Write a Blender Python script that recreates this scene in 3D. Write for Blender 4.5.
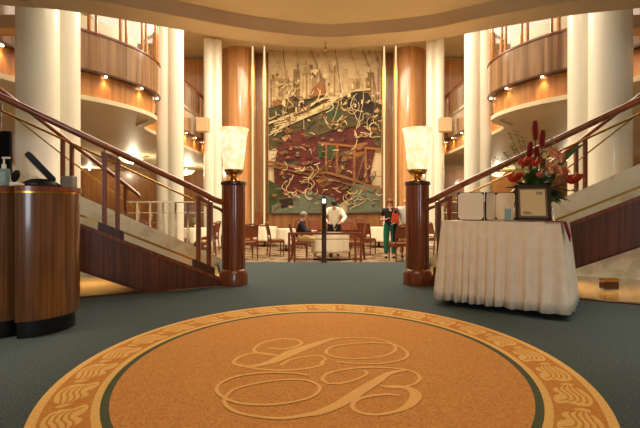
import bpy, bmesh, math, random
from mathutils import Vector, Matrix, Euler
random.seed(7)
PI = math.pi
sc = bpy.context.scene
for o in list(bpy.data.objects):
    bpy.data.objects.remove(o)

# ------------------------------------------------------------------ camera, world, lights, exposure
FL, CX, HY, EYE = 430.0, 324.0, 208.0, 0.9
cd = bpy.data.cameras.new('camera'); cam = bpy.data.objects.new('camera', cd); sc.collection.objects.link(cam)
cam.location = (0, 0, EYE); cam.rotation_euler = (PI/2, 0, 0)
cd.sensor_width = 36; cd.lens = FL/640*36
cd.shift_x = -(CX-320)/640; cd.shift_y = (HY-214)/640
cd.clip_end = 200
sc.camera = cam

w = bpy.data.worlds.new('world'); sc.world = w; w.use_nodes = True
w.node_tree.nodes['Background'].inputs[0].default_value = (1.0, 0.87, 0.70, 1)
w.node_tree.nodes['Background'].inputs[1].default_value = 0.18
sc.view_settings.view_transform = 'Standard'; sc.view_settings.look = 'None'
sc.view_settings.gamma = 1.0; sc.view_settings.use_curve_mapping = False
sc.view_settings.exposure = 0.0

def area(name, loc, size, power, col=(1, .89, .71), rot=(0, 0, 0), sy=None):
    l = bpy.data.lights.new(name, 'AREA'); l.energy = power; l.color = col
    if sy: l.shape = 'RECTANGLE'; l.size = size; l.size_y = sy
    else: l.shape = 'DISK'; l.size = size
    o = bpy.data.objects.new(name, l); sc.collection.objects.link(o); o.location = loc; o.rotation_euler = rot
    return o
def spot(name, loc, power, ang=100, blend=.8, col=(1, .72, .42), rot=(0, 0, 0), r=.05):
    l = bpy.data.lights.new(name, 'SPOT'); l.energy = power; l.color = col
    l.spot_size = math.radians(ang); l.spot_blend = blend; l.shadow_soft_size = r
    o = bpy.data.objects.new(name, l); sc.collection.objects.link(o); o.location = loc; o.rotation_euler = rot
    return o
area('atrium_ceiling_light', (0, 11.0, 7.3), 7.5, 1150, sy=8)
area('landing_ceiling_light', (0, 2.2, 2.95), 2.0, 34, col=(1, .78, .52), sy=2.0)
spot('side_landing_light_left', (-2.75, 2.4, 2.98), 210, 62, 1.0, (1, .9, .72), r=.15)
spot('side_landing_light_right', (2.75, 2.9, 2.98), 210, 62, 1.0, (1, .9, .72), r=.15)
area('entrance_daylight', (1.6, -4.6, 1.7), 1.6, 95, col=(.86, .93, 1), rot=(math.radians(88), 0, .1), sy=2.4)
def aim(frm, to):
    return (Vector(to)-Vector(frm)).to_track_quat('-Z', 'Y').to_euler()
for s in (-1, 1):
    area('gallery_light', (s*6.4, 12, 7.2), 2.5, 55, sy=9)
    spot('stair_fill_light', (s*2.6, 5.6, 6.9), 620, 40, 1.0, (1, .88, .68), aim((s*2.6, 5.6, 6.9), (s*2.9, 5.4, .6)), .15)  # added spot with no fixture, brightens the cream cheek wall
    for k, (x, y, z, e) in enumerate(((4.25, 6.6, 1.9, 190), (4.15, 11.5, 2.6, 330), (4.25, 16.5, 2.8, 420))):
        f = (s*1.2, 5.9+k*2.2, 6.9 if k else 5.5)
        spot('column_fill_light', f, e, 62, .9, (1, .9, .74), aim(f, (s*x, y, z)), .12)  # extra unseen spots added to whiten the column shafts
area('restaurant_light', (0, 14.0, 7.2), 4.5, 230, col=(1, .84, .6), sy=3)

# ------------------------------------------------------------------ materials
M = {}
def base(name, col, rough=.5, metal=0, coat=0, spec=.5):
    m = bpy.data.materials.new(name); m.use_nodes = True
    b = m.node_tree.nodes['Principled BSDF']
    b.inputs['Base Color'].default_value = (*col, 1); b.inputs['Roughness'].default_value = rough
    b.inputs['Metallic'].default_value = metal; b.inputs['Coat Weight'].default_value = coat
    b.inputs['Coat Roughness'].default_value = .08
    b.inputs['Specular IOR Level'].default_value = spec
    M[name] = m
    return m, m.node_tree, b
def srgb(r, g, b):
    f = lambda c: ((c/255+.055)/1.055)**2.4 if c > 10 else c/255/12.92
    return (f(r), f(g), f(b))
def noisy(name, c1, c2, scale=(10, 10, 10), rough=.5, metal=0, coat=0, detail=3, lo=.35, hi=.65, bump=0, spec=.5):
    m, t, b = base(name, c1, rough, metal, coat, spec)
    tc = t.nodes.new('ShaderNodeTexCoord'); mp = t.nodes.new('ShaderNodeMapping'); nz = t.nodes.new('ShaderNodeTexNoise'); cr = t.nodes.new('ShaderNodeValToRGB')
    mp.inputs['Scale'].default_value = scale; nz.inputs['Scale'].default_value = 1; nz.inputs['Detail'].default_value = detail
    cr.color_ramp.elements[0].position = lo; cr.color_ramp.elements[0].color = (*c1, 1)
    cr.color_ramp.elements[1].position = hi; cr.color_ramp.elements[1].color = (*c2, 1)
    t.links.new(tc.outputs['Object'], mp.inputs[0]); t.links.new(mp.outputs[0], nz.inputs['Vector'])
    t.links.new(nz.outputs['Fac'], cr.inputs[0]); t.links.new(cr.outputs[0], b.inputs['Base Color'])
    if bump:
        bp = t.nodes.new('ShaderNodeBump'); bp.inputs['Strength'].default_value = bump; bp.inputs['Distance'].default_value = .01
        t.links.new(nz.outputs['Fac'], bp.inputs['Height']); t.links.new(bp.outputs[0], b.inputs['Normal'])
    return m
def emit(name, col, strength, base_col=None):
    m, t, b = base(name, base_col or col, .4)
    b.inputs['Emission Color'].default_value = (*col, 1); b.inputs['Emission Strength'].default_value = strength
    return m
noisy('carpet', srgb(66, 77, 78), srgb(92, 100, 98), (90, 90, 90), .95, bump=.5, spec=.1)
noisy('carpet_orange', srgb(192, 128, 66), srgb(220, 156, 88), (110, 110, 110), .95, bump=.5, spec=.1)
noisy('carpet_rust', srgb(196, 126, 58), srgb(214, 146, 74), (110, 110, 110), .95, spec=.1)
noisy('carpet_pale', srgb(226, 176, 98), srgb(238, 192, 116), (110, 110, 110), .95, spec=.1)
noisy('carpet_gold', srgb(230, 174, 102), srgb(238, 186, 116), (110, 110, 110), .95, spec=.1)
noisy('carpet_dark', srgb(78, 84, 62), srgb(92, 98, 76), (110, 110, 110), .95, spec=.1)
noisy('restaurant_carpet', srgb(112, 86, 62), srgb(160, 136, 106), (4.5, 4.5, 4.5), .95, detail=2, lo=.44, hi=.56, spec=.1)
noisy('mahogany', srgb(104, 46, 20), srgb(148, 74, 32), (38, 38, 1.2), .28, coat=.6)
noisy('mahogany_dark', srgb(52, 22, 10), srgb(84, 38, 16), (45, 45, 1.2), .3, coat=.5)
noisy('rail_wood', srgb(116, 56, 24), srgb(160, 84, 38), (9, 9, 9), .25, coat=.7)
noisy('counter_wood', srgb(96, 58, 28), srgb(128, 82, 42), (60, 60, 1.3), .22, coat=.7)
noisy('stringer_wood', srgb(78, 36, 16), srgb(112, 56, 24), (40, 40, 1.0), .35, coat=.3)
noisy('fascia_wood', srgb(118, 82, 54), srgb(166, 126, 90), (9, 9, .35), .17, coat=.8)
noisy('lower_fascia_wood', srgb(176, 108, 48), srgb(212, 146, 76), (9, 9, .5), .4, coat=.3)
noisy('panel_wood', srgb(186, 126, 72), srgb(214, 156, 98), (8, 8, .3), .22, coat=.6)
noisy('panel_brown', srgb(140, 92, 50), srgb(164, 112, 64), (6, 6, .4), .3, coat=.4)
noisy('wainscot', srgb(116, 64, 28), srgb(150, 88, 42), (10, 10, .8), .3, coat=.4)
noisy('chair_wood', srgb(98, 42, 18), srgb(124, 58, 26), (14, 14, 2), .35, coat=.3)
noisy('chair_leather', srgb(118, 58, 26), srgb(138, 72, 34), (20, 20, 20), .5)
noisy('cream', srgb(236, 220, 184), srgb(242, 228, 196), (2, 2, 2), .45)
noisy('column_white', srgb(244, 232, 204), srgb(248, 238, 214), (2, 2, .5), .3, coat=.3)
noisy('marble_cream', srgb(214, 196, 160), srgb(234, 220, 190), (5, 5, 5), .35, detail=6, lo=.38, hi=.5)
noisy('soffit', srgb(226, 204, 162), srgb(232, 212, 172), (1, 1, 1), .55)
noisy('ceiling_tan', srgb(214, 184, 132), srgb(220, 190, 140), (2, 2, 2), .5)
noisy('bulkhead', srgb(206, 172, 126), srgb(212, 180, 134), (2, 2, 2), .55)
noisy('gloss_floor', srgb(160, 116, 58), srgb(190, 146, 82), (4, 4, 4), .08, coat=.6)
base('brass', srgb(206, 152, 70), .22, 1); base('brass_bright', srgb(226, 176, 90), .18, 1)
base('chrome', srgb(225, 220, 208), .25, 1); base('black', srgb(14, 13, 13), .5, spec=.2); base('black_gloss', srgb(10, 10, 12), .3, spec=.15)
base('plinth', srgb(12, 12, 14), .3); base('joint', srgb(120, 92, 56), .7); base('grey_plastic', srgb(150, 142, 128), .5)
base('white_plastic', srgb(236, 232, 222), .4); base('burgundy', srgb(120, 26, 30), .7)
base('skin', srgb(214, 152, 118), .55); base('skin2', srgb(222, 160, 128), .55)
base('hair_dark', srgb(34, 22, 16), .6); base('hair_grey', srgb(146, 132, 116), .6); base('hair_red', srgb(120, 62, 32), .6)
base('jacket_white', srgb(244, 238, 222), .8); base('navy', srgb(26, 28, 42), .85); base('beige', srgb(206, 178, 128), .85)
base('black_cloth', srgb(18, 17, 18), .85); base('green_cloth', srgb(34, 112, 82), .8); base('shirt_pale', srgb(206, 200, 186), .8)
base('khaki', srgb(176, 142, 92), .85); base('bag_orange', srgb(196, 72, 26), .7); base('eye', srgb(30, 22, 18), .3); base('lip', srgb(170, 86, 74), .5)
noisy('cloth', srgb(236, 218, 194), srgb(242, 226, 204), (14, 14, 14), .85, spec=.2)
base('cloth_white', srgb(250, 236, 204), .85); base('paper', srgb(248, 230, 200), .75); base('paper_gold', srgb(222, 190, 134), .6)
base('frame_wood', srgb(58, 42, 30), .6, spec=.2); base('print', srgb(120, 96, 66), .7)
base('leaf', srgb(70, 92, 42), .55); base('leaf_light', srgb(150, 156, 84), .6); base('leaf_strap', srgb(62, 96, 40), .45)
base('stem', srgb(82, 84, 40), .6); base('bloom_red', srgb(216, 58, 30), .4); base('bloom_coral', srgb(238, 110, 70), .5)
base('bloom_peach', srgb(250, 186, 140), .6); base('ginger', srgb(150, 36, 34), .5); base('bloom_cream', srgb(238, 224, 160), .6)
base('spadix', srgb(240, 206, 120), .5); base('vase', srgb(120, 110, 90), .3); base('bottle_blue', srgb(150, 178, 176), .2)
base('silver_green', srgb(150, 156, 132), .6); base('knob_black', srgb(20, 16, 14), .3)
m, t, b = base('glass', (1, 1, 1), .02); b.inputs['Transmission Weight'].default_value = 1; b.inputs['IOR'].default_value = 1.12
m, t, b = base('gel', srgb(190, 214, 214), .05); b.inputs['Transmission Weight'].default_value = .6
emit('strip_gold', (1, .80, .42), 1.0, (0, 0, 0)); emit('strip_white', (1, .88, .66), 5.0); emit('lamp_spot', (1, .82, .5), 18)
emit('bowl_glow', (1, .82, .5), 1.7); emit('knob_glow', (1, .95, .85), 2.5)
# alabaster lamp shade: warm cloudy stone lit from inside
m, t, b = base('alabaster', srgb(250, 226, 170), .35)
tc = t.nodes.new('ShaderNodeTexCoord'); nz = t.nodes.new('ShaderNodeTexNoise'); cr = t.nodes.new('ShaderNodeValToRGB')
nz.inputs['Scale'].default_value = 7; nz.inputs['Detail'].default_value = 5; nz.inputs['Distortion'].default_value = 1.2
e = cr.color_ramp.elements; e[0].position = .40; e[0].color = (1, .70, .32, 1); e[1].position = .6; e[1].color = (1, .9, .66, 1)
k = e.new(.495); k.color = (.98, .80, .48, 1); k = e.new(.50); k.color = (.62, .36, .10, 1); k = e.new(.506); k.color = (1, .84, .54, 1)
t.links.new(tc.outputs['Object'], nz.inputs['Vector']); t.links.new(nz.outputs['Fac'], cr.inputs[0])
t.links.new(cr.outputs[0], b.inputs['Base Color']); t.links.new(cr.outputs[0], b.inputs['Emission Color'])
b.inputs['Emission Strength'].default_value = .95

# ------------------------------------------------------------------ helpers
def tag(o, label=None, cat=None, group=None, kind=None):
    if label: o['label'] = label
    if cat: o['category'] = cat
    if group: o['group'] = group
    if kind: o['kind'] = kind
    return o
def empty(name, loc=(0, 0, 0), rz=0, label=None, cat=None, group=None):
    o = bpy.data.objects.new(name, None); sc.collection.objects.link(o)
    o.location = loc; o.rotation_euler = (0, 0, rz); o.empty_display_size = .1
    return tag(o, label, cat, group)
def at(px, py, Y):
    return Vector(((px-CX)*Y/FL, Y, EYE-(py-HY)*Y/FL))
class MB:
    def __init__(s): s.v = []; s.f = []; s.m = []; s.cur = 0
    def mat(s, i): s.cur = i; return s
    def add(s, vs, fs):
        n = len(s.v); s.v += [tuple(v) for v in vs]; s.f += [tuple(n+i for i in f) for f in fs]; s.m += [s.cur]*len(fs); return s
    def box(s, c, d, rz=0, rx=0, ry=0):
        E_ = Euler((rx, ry, rz)).to_matrix(); c = Vector(c)
        vs = [c+E_ @ Vector((x*d[0]/2, y*d[1]/2, z*d[2]/2)) for x in (-1, 1) for y in (-1, 1) for z in (-1, 1)]
        return s.add(vs, [(0, 1, 3, 2), (4, 6, 7, 5), (0, 4, 5, 1), (2, 3, 7, 6), (0, 2, 6, 4), (1, 5, 7, 3)])
    def lathe(s, prof, c=(0, 0, 0), n=32, closed=True, a0=0, a1=2*PI, axis=None):
        c = Vector(c); vs = []; full = abs(a1-a0-2*PI) < 1e-6; k = n if full else n+1
        R = axis.to_track_quat('Z', 'Y').to_matrix() if axis else Matrix.Identity(3)
        for r, z in prof:
            for i in range(k):
                a = a0+(a1-a0)*i/n
                vs.append(c+R @ Vector((r*math.cos(a), r*math.sin(a), z)))
        fs = []
        for j in range(len(prof)-1):
            for i in range(n if full else n):
                i2 = (i+1) % k
                fs.append((j*k+i, j*k+i2, (j+1)*k+i2, (j+1)*k+i))
        if closed and full:
            fs.append(tuple(range(k))[::-1]); fs.append(tuple((len(prof)-1)*k+i for i in range(k)))
        return s.add(vs, fs)
    def tube(s, pts, r, n=8, rs=None):
        pts = [Vector(p) for p in pts]; vs = []; L = len(pts)
        up = Vector((0, 0, 1))
        for i, p in enumerate(pts):
            d = (pts[min(i+1, L-1)]-pts[max(i-1, 0)]).normalized()
            u = up if abs(d.dot(up)) < .95 else Vector((0, 1, 0))
            a = d.cross(u).normalized(); b_ = a.cross(d).normalized()
            rr = rs[i] if rs else r
            for k in range(n):
                t_ = 2*PI*k/n
                vs.append(p+(a*math.cos(t_)+b_*math.sin(t_))*rr)
        fs = [(j*n+k, j*n+(k+1) % n, (j+1)*n+(k+1) % n, (j+1)*n+k) for j in range(L-1) for k in range(n)]
        fs += [tuple(range(n))[::-1], tuple((L-1)*n+k for k in range(n))]
        return s.add(vs, fs)
    def prism(s, poly, z0, z1):
        n = len(poly); vs = [(x, y, z0) for x, y in poly]+[(x, y, z1) for x, y in poly]
        fs = [tuple(range(n))[::-1], tuple(range(n, 2*n))]+[(i, (i+1) % n, n+(i+1) % n, n+i) for i in range(n)]
        return s.add(vs, fs)
    def slab(s, pts, off):
        pts = [Vector(p) for p in pts]; off = Vector(off); n = len(pts)
        return s.add(pts+[p+off for p in pts], [tuple(range(n))[::-1], tuple(range(n, 2*n))]+[(i, (i+1) % n, n+(i+1) % n, n+i) for i in range(n)])
    def sphere(s, c, r, n=12, sc_=(1, 1, 1), R=None):
        c = Vector(c); vs = []; fs = []; m_ = n//2
        for j in range(1, m_):
            ph = PI*j/m_
            for i in range(n):
                a = 2*PI*i/n
                v = Vector((math.sin(ph)*math.cos(a)*sc_[0], math.sin(ph)*math.sin(a)*sc_[1], math.cos(ph)*sc_[2]))*r
                vs.append(c+(R @ v if R else v))
        top = Vector((0, 0, sc_[2]*r)); vs.append(c+(R @ top if R else top)); vs.append(c-(R @ top if R else top))
        for j in range(m_-2):
            for i in range(n): fs.append((j*n+i, (j+1)*n+i, (j+1)*n+(i+1) % n, j*n+(i+1) % n))
        T = len(vs)-2
        for i in range(n):
            fs.append((T, i, (i+1) % n)); fs.append((T+1, (m_-2)*n+(i+1) % n, (m_-2)*n+i))
        return s.add(vs, fs)
    def build(s, name, mats, parent=None, smooth=True, bevel=0, ang=35):
        me = bpy.data.meshes.new(name); me.from_pydata(s.v, [], s.f)
        if isinstance(mats, str): mats = [mats]
        for x in mats: me.materials.append(M[x])
        for p, i in zip(me.polygons, s.m): p.material_index = i; p.use_smooth = False
        bm = bmesh.new(); bm.from_mesh(me); bmesh.ops.recalc_face_normals(bm, faces=bm.faces); bm.to_mesh(me); bm.free()
        if smooth:
            for p in me.polygons: p.use_smooth = True
            me.set_sharp_from_angle(angle=math.radians(ang))
        o = bpy.data.objects.new(name, me); sc.collection.objects.link(o)
        if parent: o.parent = parent
        if bevel:
            b_ = o.modifiers.new('bevel', 'BEVEL'); b_.width = bevel; b_.segments = 2; b_.limit_method = 'ANGLE'
        return o
def copy_tree(o, parent=None):
    c = o.copy(); sc.collection.objects.link(c); c.parent = parent
    for ch in list(o.children): copy_tree(ch, c)
    return c
def struct(o): o['kind'] = 'structure'; return o
def smooth_path(P, n=8, closed=False):
    P = [Vector(p) for p in P]; out = []; L = len(P)
    rng = range(L) if closed else range(L-1)
    for i in rng:
        if closed: p0, p1, p2, p3 = P[(i-1) % L], P[i], P[(i+1) % L], P[(i+2) % L]
        else: p0, p1, p2, p3 = P[max(i-1, 0)], P[i], P[i+1], P[min(i+2, L-1)]
        for k in range(n):
            t_ = k/n
            out.append(.5*((2*p1)+(p2-p0)*t_+(2*p0-5*p1+4*p2-p3)*t_*t_+(3*p1-p0-3*p2+p3)*t_**3))
    if not closed: out.append(P[-1])
    return out

# ------------------------------------------------------------------ setting: floors
DX, DY = .86, -.51
def near(s, t, z=0): return Vector((s*(1.15+DX*t), 5.0+DY*t, z))
def far(s, t, z=0): return Vector((s*(1.77+DX*t), 7.17+DY*t, z))
PN = Vector((.51, .86, 0))
def perp(s): return Vector((s*.51, .86, 0)).normalized()    # horizontal normal of the flights, pointing away from us
EL = 4.4
mb = MB(); mb.prism([(-EL*.86-1.15, -3.5), (EL*.86+1.15, -3.5), (1.15+DX*EL, 5+DY*EL), (1.15, 5.0), (1.77, 7.17), (-1.77, 7.17), (-1.15, 5.0), (-1.15-DX*EL, 5+DY*EL)], -.12, 0)
struct(mb.build('floor', 'carpet', smooth=False))
# restaurant floor
mb = MB(); mb.prism([(-15, 7.19), (15, 7.19), (15, 25), (-15, 25)], -.67, -.55)
struct(mb.build('floor_restaurant', 'restaurant_carpet', smooth=False))
# three carpeted steps down from the landing
mb = MB()
for i, (a, z) in enumerate(((7.18, -.14), (7.48, -.275), (7.78, -.41))): mb.box((0, a+.15, (z-.545)/2), (3.5, .3, z+.545))
struct(mb.build('floor_steps', 'carpet', smooth=False))
# polished marble under the flights, a curb along the carpet
k_ = 0
for s in (-1, 1):
    mb = MB(); mb.slab([near(s, 0.03, -.06)+perp(s)*.02, near(s, 4.4, -.06)+perp(s)*.02, far(s, 4.4, -.06), far(s, .0, -.06)], (0, 0, -.06))
    struct(mb.build('floor_marble_'+('left' if s < 0 else 'right'), 'gloss_floor', smooth=False))
    mb = MB(); mb.slab([near(s, .9, .002), near(s, 4.4, .002), near(s, 4.4, .002)+perp(s)*.05, near(s, .9, .002)+perp(s)*.05], (0, 0, .016))
    k_ += 1; struct(mb.build('trim_%d' % k_, 'mahogany_dark', smooth=False))

# ------------------------------------------------------------------ setting: landing ceiling with its curved bulkhead
ceil = [(0, 5), (40, 8), (80, 12.5), (160, 26), (245, 40.5), (320, 48), (380, 45), (435, 39.5), (480, 31), (560, 17), (600, 12), (640, 8)]
edge = [at(x, y, 2.1*FL/(HY-y)) for x, y in ceil]
edge = [Vector((-5.6, 3.9, 3.0))]+edge+[Vector((5.6, 3.9, 3.0))]
edge = [Vector((p.x, p.y, 0)) for p in smooth_path(edge, 6)]
inner = []
for i, p in enumerate(edge):
    d = (edge[min(i+1, len(edge)-1)]-edge[max(i-1, 0)]).normalized(); n_ = Vector((d.y, -d.x, 0))
    inner.append(p+n_*.36)
mb = MB(); n = len(edge); zb, zt = 3.0, 3.24
vs = []
for a, b_ in zip(edge, inner): vs += [(a.x, a.y, zb), (b_.x, b_.y, zb), (b_.x, b_.y, zt), (a.x, a.y, zt)]
fs = []
for i in range(n-1):
    for k in range(4): fs.append((i*4+k, i*4+(k+1) % 4, (i+1)*4+(k+1) % 4, (i+1)*4+k))
fs += [(0, 1, 2, 3), tuple((n-1)*4+k for k in range(4))[::-1]]
mb.add(vs, fs); struct(mb.build('ceiling_bulkhead', 'bulkhead'))
mb = MB(); mb.prism([(p.x, p.y) for p in edge]+[(5.6, -3.5), (-5.6, -3.5)], 3.16, 3.22)
ce = struct(mb.build('ceiling', 'ceiling_tan', smooth=False))
mb = MB()      # panel joints
def joint(a, b_): 
    a, b_ = Vector(a), Vector(b_); d = (b_-a).normalized(); n2 = Vector((d.y, -d.x, 0))*.006
    mb.slab([a-n2, b_-n2, b_+n2, a+n2], (0, 0, -.003))
C0 = Vector((0, 2.2, 3.161))
for a in (-150, -118, -90, -62, -30, -8, 188): pass
for a in (20, 48, 76, 104, 132, 160):
    d = Vector((math.cos(math.radians(a)), math.sin(math.radians(a)), 0)); joint(C0+d*.9, C0+d*2.45)
for r in (.9, 1.75):
    for i in range(48):
        a, b_ = 2*PI*i/48, 2*PI*(i+1)/48
        joint(C0+Vector((math.cos(a), math.sin(a), 0))*r, C0+Vector((math.cos(b_), math.sin(b_), 0))*r)
jo = mb.build('panel_joints', 'joint', smooth=False); jo.parent = ce
sp = MB(); sp.lathe([(.02, 0), (.02, .03), (.008, .04), (.008, .10)], (.02, 5.45, 2.9), 10)
tag(sp.build('ceiling_sprinkler', 'brass'), 'small brass sprinkler under the curved ceiling edge above the mural', 'sprinkler')

# ------------------------------------------------------------------ setting: far walls, upper ceilings
def wall(name, x0, x1, y0, y1, z0, z1, m_): 
    mb = MB(); mb.box(((x0+x1)/2, (y0+y1)/2, (z0+z1)/2), (abs(x1-x0), abs(y1-y0), z1-z0)); return struct(mb.build(name, m_, smooth=False))
wall('wall_back', -5.0, 5.0, 18.06, 18.4, -.55, 8.2, 'panel_brown')
wall('wall_wainscot', -2.9, 2.9, 17.86, 18.05, -.55, .72, 'wainscot')
wall('wall_dining_back', -15, 15, 24.8, 25, -.55, 7.3, 'panel_brown')
wall('ceiling_upper', -15, 15, 7.0, 25, 7.4, 7.5, 'soffit')
k_ = 2
for s in (-1, 1):
    nm = 'left' if s < 0 else 'right'
    wall('wall_dining_'+nm, s*15, s*14.8, 5, 24.8, -.55, 7.3, 'panel_brown')
    wall('wall_gallery_'+nm, s*5.15, s*13, 18.5, 18.7, 4.3, 7.3, 'panel_wood')
    wall('wall_gallery_side_'+nm, s*7.8, s*8.0, 6, 18.4, 4.3, 7.35, 'cream')
    # ceiling of the dining wings / gallery floor slab follows the balcony plan
    # tall convex wood panels either side of the mural
    mb = MB(); x0, x1 = s*2.84, s*4.16; pts = []
    for i in range(13):
        u = i/12; pts.append((x0+(x1-x0)*u, 17.6-.35*math.sin(PI*u)))
    mb.prism(pts+[(x1, 17.98), (x0, 17.98)], -.55, 8.0)
    k_ += 1; struct(mb.build('trim_%d' % k_, 'panel_wood'))
for s in (-1, 1):
    g = 'glowing vertical strips beside the mural'
    for x, q in ((2.40, 'inner'), (2.87, 'outer')):
        nm = 'left' if s < 0 else 'right'
        r = empty('light_strip', (s*x+(0.0 if s < 0 else .02), 17.3, -.5), 0, 'glowing gold light strip %s of the mural, the %s of two' % (nm, 'nearer' if q == 'inner' else 'farther'), 'light', g)
        MB().box((0, 0, 4.3), (.06, .03, 7.4)).build('tube', 'strip_gold', r, smooth=False)
        MB().box((0, .04, 4.3), (.13, .05, 7.4)).build('channel', 'brass', r, smooth=False)
for s in (-1, 1):   # small recessed spots reflected on the panels
    pass

# ------------------------------------------------------------------ mural: plain generic harbour picture in similar colours
mu = empty('mural', (0, 17.8, 0), 0, 'huge woven mural of towers, dark red hull shapes and pale ribbons on the back wall', 'mural')
for nm_, c in (('m_sky', (214, 186, 140)), ('m_tower', (160, 128, 84)), ('m_tower2', (188, 156, 108)), ('m_red', (96, 36, 22)), ('m_olive', (84, 72, 36)),
               ('m_green', (64, 74, 38)), ('m_orange', (152, 96, 50)), ('m_pale', (210, 184, 130)), ('m_dark', (50, 34, 24)), ('m_teal', (112, 116, 92)), ('m_brown', (124, 88, 50))):
    noisy(nm_, srgb(*[max(0, v-14) for v in c]), srgb(*c), (3, 3, 9), .8)
ML = ['m_sky', 'm_tower', 'm_tower2', 'm_red', 'm_olive', 'm_green', 'm_orange', 'm_pale', 'm_dark', 'm_teal', 'm_brown']
def mu_pt(px, py): p = at(px, py, 17.8); return (p.x, p.z)
layer = [0]
art = MB()
def mpoly(i, pts):
    layer[0] += 1; y = -.02-layer[0]*.0006
    P2 = [mu_pt(*p) for p in pts]; art.mat(i).slab([(x, y, z) for x, z in P2], (0, .0005, 0))
def mline(i, pts, wd, sm=True):
    layer[0] += 1; y = -.02-layer[0]*.0006
    P2 = [Vector((*mu_pt(*p), 0)) for p in pts]
    if sm and len(P2) > 2: P2 = smooth_path(P2, 6)
    wv = wd*17.8/FL/2; n = len(P2); vs = []
    for j, p in enumerate(P2):
        d = (P2[min(j+1, n-1)]-P2[max(j-1, 0)]).normalized(); q = Vector((-d.y, d.x, 0))*wv
        for sg in (-1, 1): vs.append((p.x+q.x*sg, y, p.y+q.y*sg))
    art.mat(i).add(vs, [(2*j, 2*j+2, 2*j+3, 2*j+1) for j in range(n-1)])
mpoly(0, [(268.5, 20), (381.5, 20), (381.5, 213), (268.5, 213)])
rnd = random.Random(3)
x = 270
while x < 378:      # generic towers
    w_ = rnd.uniform(4, 9); h = rnd.uniform(58, 96); mpoly(rnd.choice([1, 2, 2, 2]), [(x, h), (x+w_, h), (x+w_, 118), (x, 118)])
    for q in range(3): mline(rnd.choice([0, 10]), [(x+w_*(q+1)/4, h+2), (x+w_*(q+1)/4, 116)], .6, False)
    x += w_+rnd.uniform(0, 3)
mpoly(4, [(269, 108), (300, 100), (340, 96), (381, 104), (381, 150), (269, 150)])
for i in range(70):
    x, y = rnd.uniform(270, 366), rnd.uniform(96, 148); q = rnd.uniform(4, 13); sk = rnd.uniform(-3, 8)
    mpoly(rnd.choice([4, 10, 10, 1, 6, 2, 8, 4]), [(x, y+q*.3), (x+q*.7, y), (x+q+1, y+q*.25), (x+q*.4, y+q*.6)])
mpoly(3, [(278, 148), (296, 132), (330, 120), (362, 122), (376, 146), (370, 172), (372, 190), (340, 202), (276, 196), (274, 170)])
mpoly(5, [(269, 180), (280, 186), (286, 208), (300, 213), (269, 213)])
mpoly(3, [(300, 168), (372, 178), (352, 200), (290, 196)])
for i in range(60):
    x, y = rnd.uniform(276, 358), rnd.uniform(134, 188); q = rnd.uniform(5, 14)
    mpoly(rnd.choice([3, 8, 3, 10, 4, 6, 3]), [(x, y+q*.2), (x+q*.8, y), (x+q, y+q*.2), (x+q*.3, y+q*.5)])
mpoly(4, [(303, 126), (335, 110), (366, 108), (368, 124), (330, 132), (306, 140)])
mpoly(8, [(346, 98), (356, 92), (368, 94), (375, 108), (372, 128), (362, 120), (350, 116)])
mpoly(5, [(326, 108), (340, 103), (344, 116), (330, 122)])
mpoly(6, [(312, 90), (320, 82), (325, 86), (326, 96), (310, 98)])
mpoly(5, [(318, 144), (338, 146), (336, 160), (318, 158)])
mpoly(9, [(272, 206), (290, 196), (312, 192), (334, 198), (344, 213), (272, 213)])
mpoly(9, [(352, 184), (380, 186), (380, 212), (346, 213)])
mpoly(8, [(280, 200), (292, 197), (294, 205), (282, 209)])
mline(7, [(269, 124), (300, 112), (322, 100), (340, 98), (352, 92), (370, 90)], 2.2)
mline(6, [(269, 162), (300, 168), (340, 176), (381, 190)], 2.6)
mline(10, [(269, 166), (300, 173), (340, 182), (381, 196)], 2)
mline(6, [(318, 143), (381, 150)], 2.4); mline(6, [(326, 144), (326, 174)], 2, False); mline(6, [(337, 146), (337, 177)], 2.6, False)
mline(6, [(354, 148), (354, 184)], 2.6, False); mline(6, [(365, 148), (366, 186)], 2.6, False); mline(10, [(326, 172), (337, 148)], 1.6, False); mline(10, [(338, 176), (353, 150)], 1.6, False); mline(10, [(356, 182), (366, 150)], 1.6, False)
for i in range(7): mline(7, [(269+i*2, 136-i*3), (290+i*3, 125-i*2), (330+i*3, 108-i*3)], 1)
for i in range(9): mline(10 if i % 2 else 2, [(270+i*13, 48), (282+i*13+rnd.uniform(-8, 8), 92), (278+i*13, 130)], .8)
for bx_, by_, nn, ss in ((276, 80, 4, 9), (284, 98, 4, 8), (345, 108, 3, 9), (358, 100, 3, 9), (288, 176, 3, 8), (304, 180, 4, 8), (362, 196, 4, 7), (352, 204, 3, 6), (322, 118, 3, 8), (280, 116, 3, 8), (356, 130, 4, 8), (372, 120, 3, 7), (312, 190, 3, 7)):
    for q in range(nn):
        p0 = Vector((bx_+rnd.uniform(-5, 5), by_+rnd.uniform(-5, 5))); P_ = [tuple(p0)]; a = rnd.uniform(0, 6)
        for _ in range(5):
            a += rnd.uniform(-1.3, 1.3); p0 = p0+Vector((math.cos(a), math.sin(a)))*ss*.55
            p0.x = min(max(p0.x, 270), 380); p0.y = min(max(p0.y, 52), 210); P_.append(tuple(p0))
        mline(rnd.choice([7, 2, 0, 2]), P_, .85)
for i in range(26):
    x, y = rnd.uniform(272, 376), rnd.uniform(104, 206); q = rnd.uniform(4, 12)
    mline(rnd.choice([6, 10, 8, 7]), [(x, y), (x+q*rnd.uniform(-1, 1), y+q*.6)], 1.1, False)
for i in range(20):
    x = rnd.uniform(280, 345); mline(7, [(x, 88+rnd.uniform(0, 16)), (x+3, 88+rnd.uniform(0, 16))], 1, False)
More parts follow.
